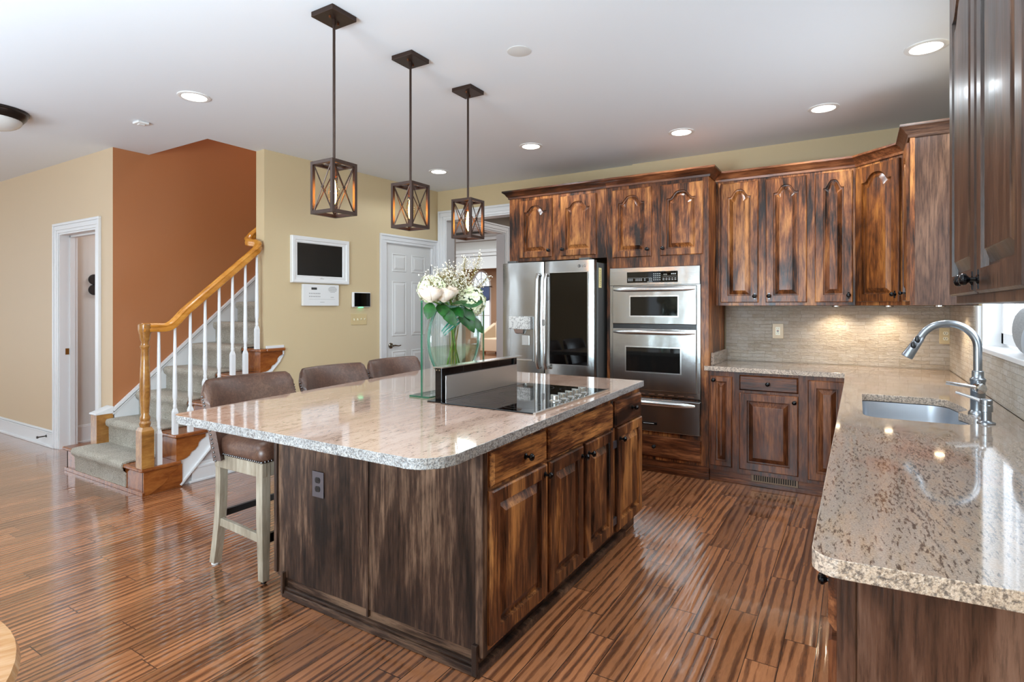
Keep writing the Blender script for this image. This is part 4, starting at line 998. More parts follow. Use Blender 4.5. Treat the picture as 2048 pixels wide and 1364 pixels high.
R = .105; pts = [(fx_, fy_, 1.08 + .0175 * i) for i in range(7)]
pts += [(fx_ - R + R * math.cos(a), fy_ - .02 * (1 - math.cos(a)) * .4, 1.185 + R * math.sin(a)) for a in [math.pi * .86 * k / 18 for k in range(1, 19)]]
m = MB(); m.tube(pts, .0155, 16); m.build('spout', nickel, t, smooth=60)
e = Vector(pts[-1]); dr_ = (Vector(pts[-1]) - Vector(pts[-2])).normalized()
m = MB(); m.lathe([(.0165, -.004), (.0165, .006), (.018, .010), (.0205, .055), (.0235, .098), (.0235, .106), (.019, .108)], e, dr_, 20); sh = m.build('spray_head', nickel, t, smooth=40)
m = MB(); pc = e + dr_ * .04; off_ = Vector((-.35, -1, .05)); off_ = (off_ - dr_ * off_.dot(dr_)).normalized()
for k, h in ((.018, .012), (.048, .018)):
    c = e + dr_ * k + off_ * (.0165 + k * .05); m.ball(c, .011, 10, 8, (1, .6, 1.5))
m.build('spray_buttons', blackPlastic, sh, smooth=60)
m = MB(); m.lathe([(.024, 0), (.026, .012), (.022, .03), (.010, .034)], (fx_ + .0, fy_ - .012, 1.015), (.15, -1, 0), 18)
m.tube([(fx_ - .0, fy_ - .035, 1.017), (fx_ - .05, fy_ - .045, 1.026), (fx_ - .115, fy_ - .045, 1.033)], [.009, .008, .0075], 10); m.build('lever', chrome, t, smooth=50)
t = thing('soap_dispenser', (.436, 2.895, .90), 'short brushed nickel soap dispenser in front of the faucet', 'soap dispenser')
m = MB(); m.lathe([(.030, .9005), (.030, .904), (.021, .907), (.017, .912), (.017, .945), (.021, .947), (.021, .972), (.0195, .974), (.0195, .978), (.021, .98), (.021, .992), (.018, .995)], (.436, 2.892, 0), n=22); m.build('pump_body', nickel, t, smooth=35)
m = MB(); m.tube([(.425, 2.894, .984), (.39, 2.91, .998), (.345, 2.93, 1.012)], [.007, .006, .005], 10); m.build('nozzle', chrome, t, smooth=50)

# ------------------------------------------------------------------ window sill vases
def ribmat():
    t = NT('grey_ribbed_ceramic'); n = t.noise(t.obj((1, 1, 14)), 26, 2, .5); return t.P(Base_Color=t.ramp(n, [(.3, '#8d9092'), (.7, '#a3a6a7')]), Roughness=.6, Normal=t.bump(n, .3, .004))
m = MB(); m.ball((.645, 3.30, WZ0 + .115), .1, 36, 24, (.40, 2.45, 1.08)); 
tag(m.build('oval_vase', ribmat(), loc=(.645, 3.30, WZ0 + .005), smooth=60), 'large grey ribbed oval vase on the sink window sill', 'vase')
m = MB(); m.ball((.600, 3.07, WZ0 + .075), .07, 30, 20, (.25, 1.5, 1.0))
tag(m.build('oval_dish', flat('pale_blue_ceramic', '#a9b4bd', .45), loc=(.600, 3.07, WZ0 + .005), smooth=60), 'smaller pale blue oval dish leaning in front of the grey vase', 'dish')

# ------------------------------------------------------------------ bar stools
def make_stool(cx, cy, label):
    t = thing('bar_stool', (cx, cy, 0), label, 'bar stool', 'leather bar stools along the island')
    sw = .225; xf, xb = cx + .20, cx - .215
    def bp(s, f, off):                              # s -1..1 across, f 0..1 up
        w = .262 + .012 * f; sag = .085
        hgt = .575 + (.965 - .575) * f
        edge = max(0, abs(s) - .80) / .20
        if f > .55: hgt -= .055 * edge ** 2 * (f - .55) / .45
        a = s * 1.05
        x = xb + .02 - .105 * f + sag * (1 - math.cos(a)) * 1.9 - off * math.cos(a * .9)
        y = cy + (w + off * .35) * math.sin(a) / math.sin(1.05)
        return (x, y, hgt)
    # seat cushion
    m = MB(); L = []
    def rr(k, z, n=6, e=0.0):
        P = []; hx, hy, r = (xf - xb) / 2 * k, sw * k, .05
        mx = (xf + xb) / 2
        for ax, ay, a0 in ((1, 1, 0), (-1, 1, 90), (-1, -1, 180), (1, -1, 270)):
            for q in range(n + 1):
                a = math.radians(a0 + 90 * q / n); P.append((mx + ax * (hx - r) + r * math.cos(a), cy + ay * (hy - r) + r * math.sin(a), z))
        return P
    m.loft([rr(.97, .592), rr(1.0, .60), rr(1.02, .625), rr(1.01, .655), rr(.95, .678), rr(.80, .692), rr(.5, .70), rr(.2, .702)]); m.build('seat', LEATHER, t, smooth=60)
    nailm = flat('pewter_nail', '#7d7c7c', .25, .9) if 'pewter_nail' not in bpy.data.materials else bpy.data.materials['pewter_nail']
    lines = [[(xb + (xf - xb) * i / 25, cy - sw - .002, .603) for i in range(26)], [(xb + (xf - xb) * i / 25, cy + sw + .002, .603) for i in range(26)], [(xf + .003, cy - sw + 2 * sw * i / 25, .603) for i in range(26)]]
    lines += [[bp(q, i / 17 * .95, .012) for i in range(18)] for q in (-1, 1)]
    for ln in lines:
        m = MB()
        for p in ln: m.ball(p, .0061, 6, 4)
        m.build('nailhead_trim', nailm, t, smooth=60)
    # wrapped leather back
    m = MB(); NW, NZ = 22, 9; L = []
    for j in range(NZ + 1):
        f = j / NZ; rd = .030 * (1 if f < .9 else .65)
        row = [bp(-1 + 2 * i / NW, f, rd) for i in range(NW + 1)] + [bp(1 - 2 * i / NW, f, -rd) for i in range(NW + 1)]
        L.append(row)
    top = [bp(-1 + 2 * i / NW, 1.0, .008) for i in range(NW + 1)] + [bp(1 - 2 * i / NW, 1.0, -.008) for i in range(NW + 1)]
    L.append([(x, y, z + .014) for x, y, z in top])
    m.loft(L); m.build('backrest', LEATHER, t, smooth=60)
    # frame
    m = MB(); m.box(xb + .01, xf, cy - sw + .004, cy - sw + .03, .525, .595); m.box(xb + .01, xf, cy + sw - .03, cy + sw - .004, .525, .595); m.box(xf - .028, xf - .002, cy - sw + .01, cy + sw - .01, .525, .595); m.box(xb + .01, xb + .036, cy - sw + .01, cy + sw - .01, .525, .595); m.build('apron', GREYWOOD, t, bevel=.003)
    for s in (-1, 1):
        yl = cy + s * (sw - .026)
        m = MB(); m.loft([[(xf - .025 + a * .024, yl + b * .024, z_) for a, b in ((-1, -1), (1, -1), (1, 1), (-1, 1))] if z_ > .02 else [(xf - .022 + a * .019, yl + b * .019, z_) for a, b in ((-1, -1), (1, -1), (1, 1), (-1, 1))] for z_ in (.012, .3, .59)]); lg = m.build('leg', GREYWOOD, t, bevel=.003)
        m = MB(); m.lathe([(.013, 0), (.013, .013)], (xf - .022, yl, 0), n=12); m.build('foot_glide', blackPlastic, lg)
        m = MB(); L = []
        for q in range(10):
            f = q / 9; z_ = .010 + .58 * f; xo = xb + .035 - .055 * (1 - f) ** 1.6 + .012 * math.sin(f * math.pi)
            L.append([(xo + a * .021, yl + b * .021, z_) for a, b in ((-1, -1), (1, -1), (1, 1), (-1, 1))])
        m.loft(L); lg = m.build('leg', GREYWOOD, t, smooth=30)
        m = MB(); m.lathe([(.020, 0), (.020, .010)], (xb - .02, yl, 0), n=12); m.build('foot_glide', whitePlastic, lg)
        m = MB(); m.bar((xb + .035, yl, .235), (xf - .03, yl, .215), .02, .042); m.build('side_stretcher', GREYWOOD, t, bevel=.002)
    m = MB(); m.bar((xf - .022, cy - sw + .035, .215), (xf - .022, cy + sw - .035, .215), .022, .045); m.build('footrest', flat('blackened_steel', '#2a2b2d', .3, .9), t, bevel=.002)
    m = MB(); m.bar((xb + .02, cy - sw + .035, .27), (xb + .02, cy + sw - .035, .27), .02, .035); m.build('rear_bar', flat('grey_steel_bar', '#5b5d61', .35, .9), t, bevel=.002)
    return t
st0 = make_stool(-2.675, 1.925, 'brown leather bar stool nearest the viewer, its grey wooden legs in plain view')
for y, lb in ((2.545, 'middle brown leather bar stool, only its backrest showing above the island slab'), (3.145, 'farthest brown leather bar stool, its backrest partly behind the glass vase')):
    c = copy_tree(st0); c.location = (-2.70 if y < 3 else -2.735, y, 0); c['label'] = lb

# ------------------------------------------------------------------ pendant lamps
def make_pendant(cx, cy, label):
    t = thing('pendant_lamp', (cx, cy, 2.74), label, 'pendant lamp', 'bronze lantern pendants over the island')
    h = .0725
    m = MB(); m.box(cx - h, cx + h, cy - h, cy + h, 2.715, 2.7395); cn = m.build('canopy', bronze, t, bevel=.002)
    m = MB()
    for s in (-1, 1): m.lathe([(.005, 2.706), (.005, 2.715)], (cx + s * .012, cy - s * .035, 0), n=8)
    m.build('canopy_screw', bronzeIn, cn)
    m = MB(); m.lathe([(.010, 2.69), (.010, 2.715)], (cx, cy, 0), n=12); m.lathe([(.0065, 2.035), (.0065, 2.70)], (cx, cy, 0), n=12); m.build('rod', bronze, t, smooth=40)
    z0, z1 = 1.795, 2.040; a = .075; w = .0155
    m = MB()
    for sx in (-1, 1):
        for sy in (-1, 1):
            m.box(min(cx + sx * a, cx + sx * (a - w)), max(cx + sx * a, cx + sx * (a - w)), min(cy + sy * a, cy + sy * (a - w)), max(cy + sy * a, cy + sy * (a - w)), z0, z1)
    for z in (z0, z1 - .016):
        for s in (-1, 1):
            m.box(cx - a + w, cx + a - w, min(cy + s * a, cy + s * (a - w)), max(cy + s * a, cy + s * (a - w)), z, z + .016)
            m.box(min(cx + s * a, cx + s * (a - w)), max(cx + s * a, cx + s * (a - w)), cy - a + w, cy + a - w, z, z + .016)
    m.bar((cx - a + w, cy, z1 - .006), (cx + a - w, cy, z1 - .006), .022, .008); m.bar((cx, cy - a + w, z1 - .006), (cx, cy + a - w, z1 - .006), .022, .008)
    m.build('lantern_frame', bronze, t, bevel=.001)
    q = a - w * .5
    for ax, s in ((0, -1), (0, 1), (1, -1), (1, 1)):
        m = MB()
        for d in (-1, 1):
            p0 = (cx + d * (a - w), cy + s * q, z0 + .014) if ax == 0 else (cx + s * q, cy + d * (a - w), z0 + .014)
            p1 = (cx - d * (a - w), cy + s * q, z1 - .014) if ax == 0 else (cx + s * q, cy - d * (a - w), z1 - .014)
            m.tube([p0, p1], .0028, 6)
        c = (cx, cy + s * q, (z0 + z1) / 2) if ax == 0 else (cx + s * q, cy, (z0 + z1) / 2)
        m.lathe([(.007, -.003), (.007, .003)], c, (0, 1, 0) if ax == 0 else (1, 0, 0), 10); m.build('cross_brace', bronze, t)
    m = MB(); m.lathe([(.014, 1.975), (.014, 2.03), (.008, 2.034)], (cx, cy, 0), n=14); m.build('socket', bronzeIn, t, smooth=40)
    m = MB(); m.lathe([(.008, 1.978), (.012, 1.965), (.024, 1.92), (.028, 1.888), (.026, 1.86), (.016, 1.838), (.004, 1.832)], (cx, cy, 0), n=18)
    gb = m.build('bulb', clear_glass('amber_bulb_glass', (1.0, .88, .66, 1)) if 'amber_bulb_glass' not in bpy.data.materials else bpy.data.materials['amber_bulb_glass'], t, smooth=60)
    m = MB(); m.lathe([(.003, 1.845), (.010, 1.86), (.0125, 1.90), (.008, 1.945), (.003, 1.965)], (cx, cy, 0), n=10)
    m.build('filament', emit('filament_glow', '#ffb055', 60) if 'filament_glow' not in bpy.data.materials else bpy.data.materials['filament_glow'], gb)
    return t
p0 = make_pendant(-2.10, 1.82, 'bronze lantern pendant on a rod, nearest and largest of the three')
for y, lb in ((2.355, 'middle bronze lantern pendant hanging over the island'), (2.893, 'farthest bronze lantern pendant, hanging in front of the white cased opening')):
    c = copy_tree(p0); c.location = (-2.103, y, 2.74); c['label'] = lb
def point(name, loc, power, col, r=.03):
    l = bpy.data.lights.new(name, 'POINT'); l.energy = power; l.color = col; l.shadow_soft_size = r
    o = bpy.data.objects.new(name, l); COL.objects.link(o); o.location = loc
for y in (1.82, 2.355, 2.893): point('pendant_glow', (-2.10, y, 1.895), 3.2, (1, .66, .33), .012)

# ------------------------------------------------------------------ ceiling lights and fittings
canglow = emit('recessed_lamp_glow', '#fff6ea', 9)
def make_can(cx, cy, label):
    t = thing('recessed_light', (cx, cy, 2.74), label, 'ceiling light', 'recessed ceiling lights')
    m = MB(); m.lathe([(.098, 2.7395), (.097, 2.735), (.082, 2.731), (.074, 2.733), (.072, 2.7395)], (cx, cy, 0), n=36, cap0=False, cap1=False); m.build('trim_ring', whitePlastic, t, smooth=50)
    m = MB(); m.lathe([(.0735, 2.7393), (.0735, 2.7375), (.066, 2.7372), (.0, 2.7368)], (cx, cy, 0), n=36); m.build('lens', canglow, t, smooth=50)
    return t
def spot(loc, power, col=(.82, .92, 1.0), ang=170, blend=.35, r=.06):
    l = bpy.data.lights.new('recessed_lamp', 'SPOT'); l.energy = power; l.color = col; l.spot_size = math.radians(ang); l.spot_blend = blend; l.shadow_soft_size = r
    o = bpy.data.objects.new('recessed_lamp', l); COL.objects.link(o); o.location = loc
cans = [(.31, 3.69, 'large looking recessed ceiling light beside the tall dark cabinet corner'), (-.20, 4.445, 'recessed ceiling light above the diagonal corner cabinet'), (-1.18, 4.467, 'recessed ceiling light above the wall ovens'),
        (-2.378, 4.184, 'recessed ceiling light above the refrigerator'), (-3.62, 4.477, 'small recessed ceiling light near the white six panel door'), (-3.697, 2.05, 'recessed ceiling light between the stairs and the first pendant')]
c0 = None
for x, y, lb in cans:
    if c0 is None: c0 = make_can(x, y, lb)
    else:
        c = copy_tree(c0); c.location = (x, y, 2.74); c['label'] = lb
    spot((x, y, 2.725), 17 if x < -3.5 else 34, ang=156)
for x, y in ((-1.05, 1.17), (-.30, 2.2), (-.3, .6), (-3.7, .2)): spot((x, y, 2.73), 34)
t = thing('ceiling_speaker', (-1.55, 2.60, 2.74), 'flat round white speaker disc set in the ceiling', 'ceiling speaker')
m = MB(); m.lathe([(.064, 2.7396), (.064, 2.737), (.058, 2.7355), (.0, 2.7355)], (-1.552, 2.601, 0), n=32); m.build('grille', flat('speaker_white', '#cfcfcd', .7), t, smooth=40)
t = thing('smoke_detector', (-4.54, 2.125, 2.74), 'small white square detector on the ceiling near the stairs', 'smoke detector')
m = MB(); m.box(-4.585, -4.50, 2.085, 2.165, 2.722, 2.7396); m.build('housing', whitePlastic, t, bevel=.006)
m = MB(); m.box(-4.56, -4.525, 2.105, 2.145, 2.716, 2.722); m.build('sensor', whitePlastic, t, bevel=.002)
t = thing('flush_ceiling_lamp', (-5.14, 1.45, 2.74), 'round bronze and ribbed glass flush lamp cut off by the picture edge', 'ceiling lamp')
m = MB(); m.lathe([(.20, 2.7395), (.20, 2.725), (.19, 2.72), (.185, 2.70), (.165, 2.675), (.155, 2.675), (.155, 2.70)], (-5.14, 1.45, 0), n=44, cap1=False); m.build('rim', flat('dark_bronze', '#2b221d', .3, .5), t, smooth=40)
m = MB(); L = []
for i in range(9):
    a = math.pi / 2 * i / 8
    L.append([(-5.14 + (.157 * math.cos(a) + .001) * (1 + .018 * (k % 2) * math.cos(a)) * math.cos(2 * math.pi * k / 80), 1.45 + (.157 * math.cos(a) + .001) * (1 + .018 * (k % 2) * math.cos(a)) * math.sin(2 * math.pi * k / 80), 2.676 - .075 * math.sin(a)) for k in range(80)])
m.loft(L, False, True); m.build('glass_bowl', flat('ribbed_lamp_glass', '#d9d9d6', .15), t, smooth=70)
# under-cabinet pucks
pk = None
for x, y, lb in ((-.14, 5.08, 'round puck light under the three-door wall cabinet'), (.20, 5.08, 'round puck light under the diagonal corner wall cabinet'), (.44, 4.42, 'round puck light under the side-panel wall cabinet')):
    if pk is None:
        pk = thing('puck_light', (x, y, 1.375), lb, 'under cabinet light', 'under cabinet puck lights')
        m = MB(); m.lathe([(.032, 1.3748), (.032, 1.366), (.027, 1.364), (.027, 1.3655)], (x, y, 0), n=22, cap1=False); m.build('rim', steelH, pk, smooth=40)
        m = MB(); m.lathe([(.027, 1.370), (.0265, 1.3652)], (x, y, 0), n=22); m.build('lens', emit('puck_glow', '#ffe2b8', 18), pk)
    else:
        c = copy_tree(pk); c.location = (x, y, 1.375); c['label'] = lb
    l = bpy.data.lights.new('puck_lamp', 'SPOT'); l.energy = 8.0; l.color = (1, .82, .60); l.spot_size = math.radians(140); l.spot_blend = .8; l.shadow_soft_size = .02
    o = bpy.data.objects.new('puck_lamp', l); COL.objects.link(o); o.location = (x, y, 1.36)

# ------------------------------------------------------------------ glass vase and flowers
t = thing('glass_vase', (-1.90, 2.49, .90), 'round clear glass panel vase holding white flowers on the island', 'vase')
PY0, PY1 = 2.212, 2.770; gx = -1.90
glassC = clear_glass('vase_glass', (.965, .99, .975, 1)); glassE = NT('green_glass_edge'); glassE.P(Base_Color=lin('#2f7a5e'), Roughness=.06, Transmission_Weight=.55, IOR=1.5, Specular_IOR_Level=.8)
m = MB(); m.box(-1.972, -1.842, PY0 - .012, PY1 + .03, .9005, .9085); b = m.build('base_plate', [glassC, glassE.m], t)
for p in b.data.polygons: p.material_index = 0 if abs(p.normal.z) > .5 else 1
m = MB(); m.box(gx - .006, gx + .006, PY0, PY1, .9085, 1.395); p_ = m.build('glass_panel', [glassC, glassE.m], t)
for p in p_.data.polygons: p.material_index = 0 if abs(p.normal.x) > .5 else 1
def curve3_(a, b, c, n=10):
    a, b, c = Vector(a), Vector(b), Vector(c); return [a * (1 - q) ** 2 + b * 2 * q * (1 - q) + c * q * q for q in [i / n for i in range(n + 1)]]
aquaE = flat('aqua_cut_glass', '#3fae96', .05, 0, .8, Transmission_Weight=.4, IOR=1.45); paleE = flat('pale_cut_glass', '#cfeee4', .05, 0, .8, Transmission_Weight=.5, IOR=1.45)
rimE = flat('pale_green_glass_rim', '#8cc5b0', .05, 0, .8, Transmission_Weight=.6, IOR=1.45)
# lens shaped vessel: two faces joined by a rim, open above
vc, vr = (2.492, 1.190), .225
CUT = 1.375
def disc_loop(r, x): 
    L = []
    for k in range(48):
        a = 2 * math.pi * k / 48 + math.pi / 2; z = vc[1] + r * math.sin(a); L.append((x, vc[0] + r * math.cos(a), min(z, CUT)))
    return L
for side in (-1, 1):
    m = MB(); m.loft([disc_loop(vr * k, gx + side * (.010 + .055 * math.sqrt(max(0, 1 - k ** 3.0)))) for k in (1.0, .97, .9, .75, .5, .25, .05)], False, True)
    m.build('vessel_face', glassC, t, smooth=60)
m = MB(); a0, a1 = math.radians(124), math.radians(416)
m.tube([(gx, vc[0] + vr * math.cos(a0 + (a1 - a0) * k / 40), vc[1] + vr * math.sin(a0 + (a1 - a0) * k / 40)) for k in range(41)], .0075, 8); m.build('vessel_rim', rimE, t, smooth=60)
# thick polished lip of the opening
m = MB(); m.tube([(gx + .060 * math.cos(q), 2.47 + .105 * math.sin(q), 1.372 - .012 * math.cos(q)) for q in [2 * math.pi * k / 32 for k in range(33)]], .009, 8, cap=False); m.build('vessel_lip', (lambda g: g.P(Base_Color=lin('#9fd8c4'), Roughness=.05, Transmission_Weight=.75, IOR=1.5))(NT('aqua_glass_lip')), t, smooth=60)
for q_ in range(5):
    o_ = q_ * .0105; m = MB()
    m.tube(curve3_((gx + .052, 2.310 + o_ * .55, 1.236 - o_ * .55), (gx + .058, 2.40 + o_ * .75, 1.315 - o_ * 1.1), (gx + .050, 2.530 + o_ * .3, 1.352 - o_ * .9), 18), [.001 + .0038 * math.sin(math.pi * (.08 + .9 * k / 18)) for k in range(19)], 8)
    m.build('polished_cut', aquaE if q_ % 2 == 0 else paleE, t, smooth=60)
wt = NT('vase_water'); tr = wt.n('ShaderNodeBsdfTransparent', Color=(.88, .95, .86, 1)); gl = wt.n('ShaderNodeBsdfGlossy', Roughness=.0); fr_ = wt.math('MULTIPLY_ADD', wt.math('POWER', wt.n('ShaderNodeLayerWeight', Blend=.5).outputs['Facing'], 4.0), .6, .02); mx = wt.n('ShaderNodeMixShader', i0=fr_, i1=tr, i2=gl); wt.t.links.new(mx.outputs[0], wt.t.nodes['Material Output'].inputs['Surface'])
WZ = 1.150
def wloop(k, x): return [(x, vc[0] + vr * .96 * k * math.cos(2 * math.pi * q / 40), min(WZ, vc[1] + vr * .96 * k * math.sin(2 * math.pi * q / 40))) for q in range(40)]
m = MB(); m.loft([wloop(.3, gx - .056), wloop(.8, gx - .04), wloop(.99, gx - .006), wloop(.99, gx + .006), wloop(.8, gx + .04), wloop(.3, gx + .056)]); m.build('water', wt.m, t, smooth=60)

def leafmat(name, a, b):
    t_ = NT(name); n = t_.noise(t_.obj(), 30, 3); return t_.P(Base_Color=t_.ramp(n, [(.3, a), (.7, b)]), Roughness=.4, Subsurface_Weight=.1)
LEAF = leafmat('deep_green_leaf', '#0a3410', '#1f6222'); STEM = leafmat('green_stem', '#3f6d22', '#6f9a3a')
def petal_mat(name, c1, c2):
    t_ = NT(name); n = t_.noise(t_.obj(), 45, 2); return t_.P(Base_Color=t_.ramp(n, [(.3, c1), (.7, c2)]), Roughness=.6, Subsurface_Weight=.25, Subsurface_Radius=(.01, .01, .008))
PGREEN = petal_mat('hydrangea_petal', '#d3dca8', '#f3f3e2'); PROSE = petal_mat('rose_petal', '#f1dcc6', '#fbf1e6'); PWHITE = petal_mat('gypsophila_bud', '#e6dfc8', '#faf6ea')
GOLDSTEM = flat('dry_olive_stem', '#8a7a30', .6)
def curve3(a, b, c, n=10):
    a, b, c = Vector(a), Vector(b), Vector(c); return [a * (1 - q) ** 2 + b * 2 * q * (1 - q) + c * q * q for q in [i / n for i in range(n + 1)]]
def leaf(m, base, direction, length, width, up=(0, 0, 1), droop=.25, n=7):
    d = Vector(direction).normalized(); u = Vector(up); s = d.cross(u)
    if s.length < .05: s = d.cross(Vector((1, 0, 0)))
    s.normalize(); u = s.cross(d).normalized(); rows = []
    for i in range(n + 1):
        q = i / n; w = width * .5 * (math.sin(math.pi * min(1, q * .94 + .05)) ** .75) * (1 - .25 * q); c = Vector(base) + d * (length * q) - u * (droop * length * q * q)
        if i % 2 == 1: w *= 1.06
        rows.append([c - s * w - u * (w * .12), c + u * (w * .10), c + s * w - u * (w * .12)])
    V = [[m.bm.verts.new(p) for p in r] for r in rows]
    for a, b in zip(V, V[1:]):
        for k in (0, 1): m.face([a[k], a[k + 1], b[k + 1], b[k]])
    off = u * -.0012
    V2 = [[m.bm.verts.new(p + off) for p in r] for r in rows]
    for a, b in zip(V2, V2[1:]):
        for k in (0, 1): m.face([b[k], b[k + 1], a[k + 1], a[k]])
def bloom_hydrangea(m, c, r, rng):
    c = Vector(c); N = 150
    for i in range(N):
        z = 1 - 2 * (i + .5) / N
        if z < -.80: continue
        a = i * 2.399963; d = Vector((math.sqrt(1 - z * z) * math.cos(a), math.sqrt(1 - z * z) * math.sin(a), z)); d = (d + Vector((rng.uniform(-.12, .12),) * 3)).normalized()
        p = c + d * r * rng.uniform(.88, 1.08); s = d.cross(Vector((.3, .2, 1))).normalized(); q = d.cross(s); ro = rng.uniform(0, 1.5); sz = r * rng.uniform(.17, .25)
        for k in range(4):
            a2 = ro + k * math.pi / 2; e = s * math.cos(a2) + q * math.sin(a2); f = d.cross(e)
            up2 = d * sz * rng.uniform(.05, .28); pts_ = [p, p + e * sz * .35 + f * sz * .34 + d * sz * .08, p + e * sz * .75 + f * sz * .46 + up2, p + e * sz * 1.02 + f * sz * .2 + up2, p + e * sz * 1.02 - f * sz * .2 + up2, p + e * sz * .75 - f * sz * .46 + up2, p + e * sz * .35 - f * sz * .34 + d * sz * .08]
            m.face([m.bm.verts.new(x) for x in pts_])
    m.ball(c, r * .80, 12, 8)
def bloom_rose(m, c, r, rng):
    c = Vector(c)
    for ring_, (n, rad, top, curl) in enumerate(((3, .20, 1.0, .02), (4, .36, 1.0, .05), (5, .54, .97, .10), (6, .72, .88, .18), (7, .88, .80, .20), (8, 1.0, .60, .26))):
        for k in range(n):
            a = 2 * math.pi * k / n + ring_ * .83 + rng.uniform(-.12, .12); wd = 2 * math.pi / n * 1.75; rows = []; hh = top * rng.uniform(.92, 1.06)
            for i in range(7):
                f = i / 6; row = []
                for j in range(7):
                    g = (j - 3) / 3; fe = f * (1 - .16 * g * g)
                    rr_ = r * rad * (.06 + .94 * math.sin(min(1, fe * 1.3) * 1.57) ** .75) + r * curl * max(0, fe - .55) ** 2 * 2.4 + r * .012 * ring_ * (k % 2)
                    z = -r * .62 + r * (hh + .62) * fe - r * curl * max(0, fe - .6) ** 2 * 2.6
                    aa = a + wd * .5 * g * (1 - .25 * f)
                    row.append(c + Vector((rr_ * math.cos(aa), rr_ * math.sin(aa), z * .92)))
                rows.append(row)
            V = [[m.bm.verts.new(p) for p in rw] for rw in rows]
            for A, B in zip(V, V[1:]):
                for j in range(6): m.face([A[j], A[j + 1], B[j + 1], B[j]])
    m.ball(c - Vector((0, 0, r * .25)), r * .40, 10, 8)
rng = random.Random(5)
def flower(kind, c, r, foot, label, cat, group, leaves=()):
    t = thing(kind, c, label, cat, group)
    m = MB()
    if kind == 'rose': bloom_rose(m, c, r, rng)
    else: bloom_hydrangea(m, c, r, rng)
    m.build('bloom', PROSE if kind == 'rose' else PGREEN, t, smooth=35, recalc=False)
    mid = (gx + (c[0] - gx) * .25, 2.49 + (c[1] - 2.49) * .30, 1.335)
    m = MB(); P = curve3(foot, ((foot[0] + mid[0]) / 2, (foot[1] + mid[1]) / 2 , (foot[2] + mid[2]) / 2), mid, 6)[:-1] + curve3(mid, (mid[0] + (c[0] - mid[0]) * .3, mid[1] + (c[1] - mid[1]) * .3, c[2] - (c[2] - mid[2]) * .45), (c[0], c[1], c[2] - r * .5), 6)
    m.tube(P, .0042, 7); m.build('stem', STEM, t, smooth=60)
    for (b, d, ln, wd) in leaves:
        m = MB(); leaf(m, b, d, ln, wd, (.6, -.5, .6)); m.build('leaf', LEAF, t, smooth=60, recalc=False)
    return t
HG = 'hydrangeas in the glass vase'
flower('hydrangea', (-1.86, 2.575, 1.390), .085, (-1.905, 2.42, 1.02), 'large pale green hydrangea at the side of the vase nearest the refrigerator', 'flower', HG, [((-1.862, 2.49, 1.375), (.8, .05, -.55), .12, .075), ((-1.86, 2.62, 1.44), (.2, .8, .5), .07, .045), ((-1.85, 2.60, 1.30), (.5, .4, -.8), .10, .06)])
flower('hydrangea', (-1.93, 2.33, 1.455), .075, (-1.90, 2.52, 1.01), 'creamy white hydrangea behind the roses in the vase', 'flower', HG, [((-1.88, 2.36, 1.38), (.5, -.6, -.25), .12, .08), ((-1.87, 2.42, 1.37), (.8, -.25, -.3), .11, .075)])
flower('hydrangea', (-1.965, 2.50, 1.46), .075, (-1.91, 2.49, 1.00), 'white hydrangea half hidden at the back of the bouquet', 'flower', HG, [((-1.86, 2.49, 1.395), (.7, .35, .10), .12, .10), ((-1.86, 2.44, 1.39), (.75, -.45, .15), .12, .09)])
flower('rose', (-1.865, 2.240, 1.420), .055, (-1.90, 2.54, 1.02), 'cream rose at the outer end of the bouquet, over the vase edge', 'flower', 'cream roses in the glass vase', [((-1.87, 2.25, 1.385), (.3, -.5, -.5), .10, .07)])
flower('rose', (-1.845, 2.325, 1.418), .050, (-1.895, 2.50, 1.03), 'white rose beside the cream rose, in the middle of the bouquet front', 'flower', 'cream roses in the glass vase', [((-1.86, 2.33, 1.36), (.6, .2, -.6), .12, .08)])
flower('rose', (-1.87, 2.405, 1.435), .045, (-1.905, 2.46, 1.01), 'small white rose right above the big green leaves', 'flower', 'cream roses in the glass vase', [((-1.85, 2.47, 1.37), (.55, .1, -.9), .13, .09), ((-1.86, 2.53, 1.33), (.5, .3, -.9), .12, .08)])
def gyp(tip, foot, label, nb=60, spread=.075):
    t = thing('babys_breath', tip, label, 'flower', "sprigs of baby's breath in the glass vase")
    m = MB(); mid = Vector((gx, 2.49 + (tip[1] - 2.49) * .25, 1.36)); tp = Vector(tip)
    m.tube(curve3(foot, tuple((Vector(foot) + mid) / 2), tuple(mid), 5), .002, 5); m.tube(curve3(tuple(mid), tuple(mid.lerp(tp, .5) + Vector((0, 0, .02))), tuple(tp), 8), .0013, 5)
    B = MB()
    for i in range(int(nb * 2.6)):
        q = rng.uniform(.45, 1.0); o = mid.lerp(tp, q); v = Vector((rng.gauss(0, 1), rng.gauss(0, 1), rng.gauss(.25, 1))).normalized() * spread * rng.uniform(.25, 1.0); e = o + v
        m.bar(mid.lerp(tp, max(.3, q - .12)), e, .0006)
        B.ball(e, rng.uniform(.0024, .0046), 5, 4)
    m.build('stem', GOLDSTEM, t); B.build('buds', PWHITE, t, smooth=60)['kind'] = 'stuff'
k = 0
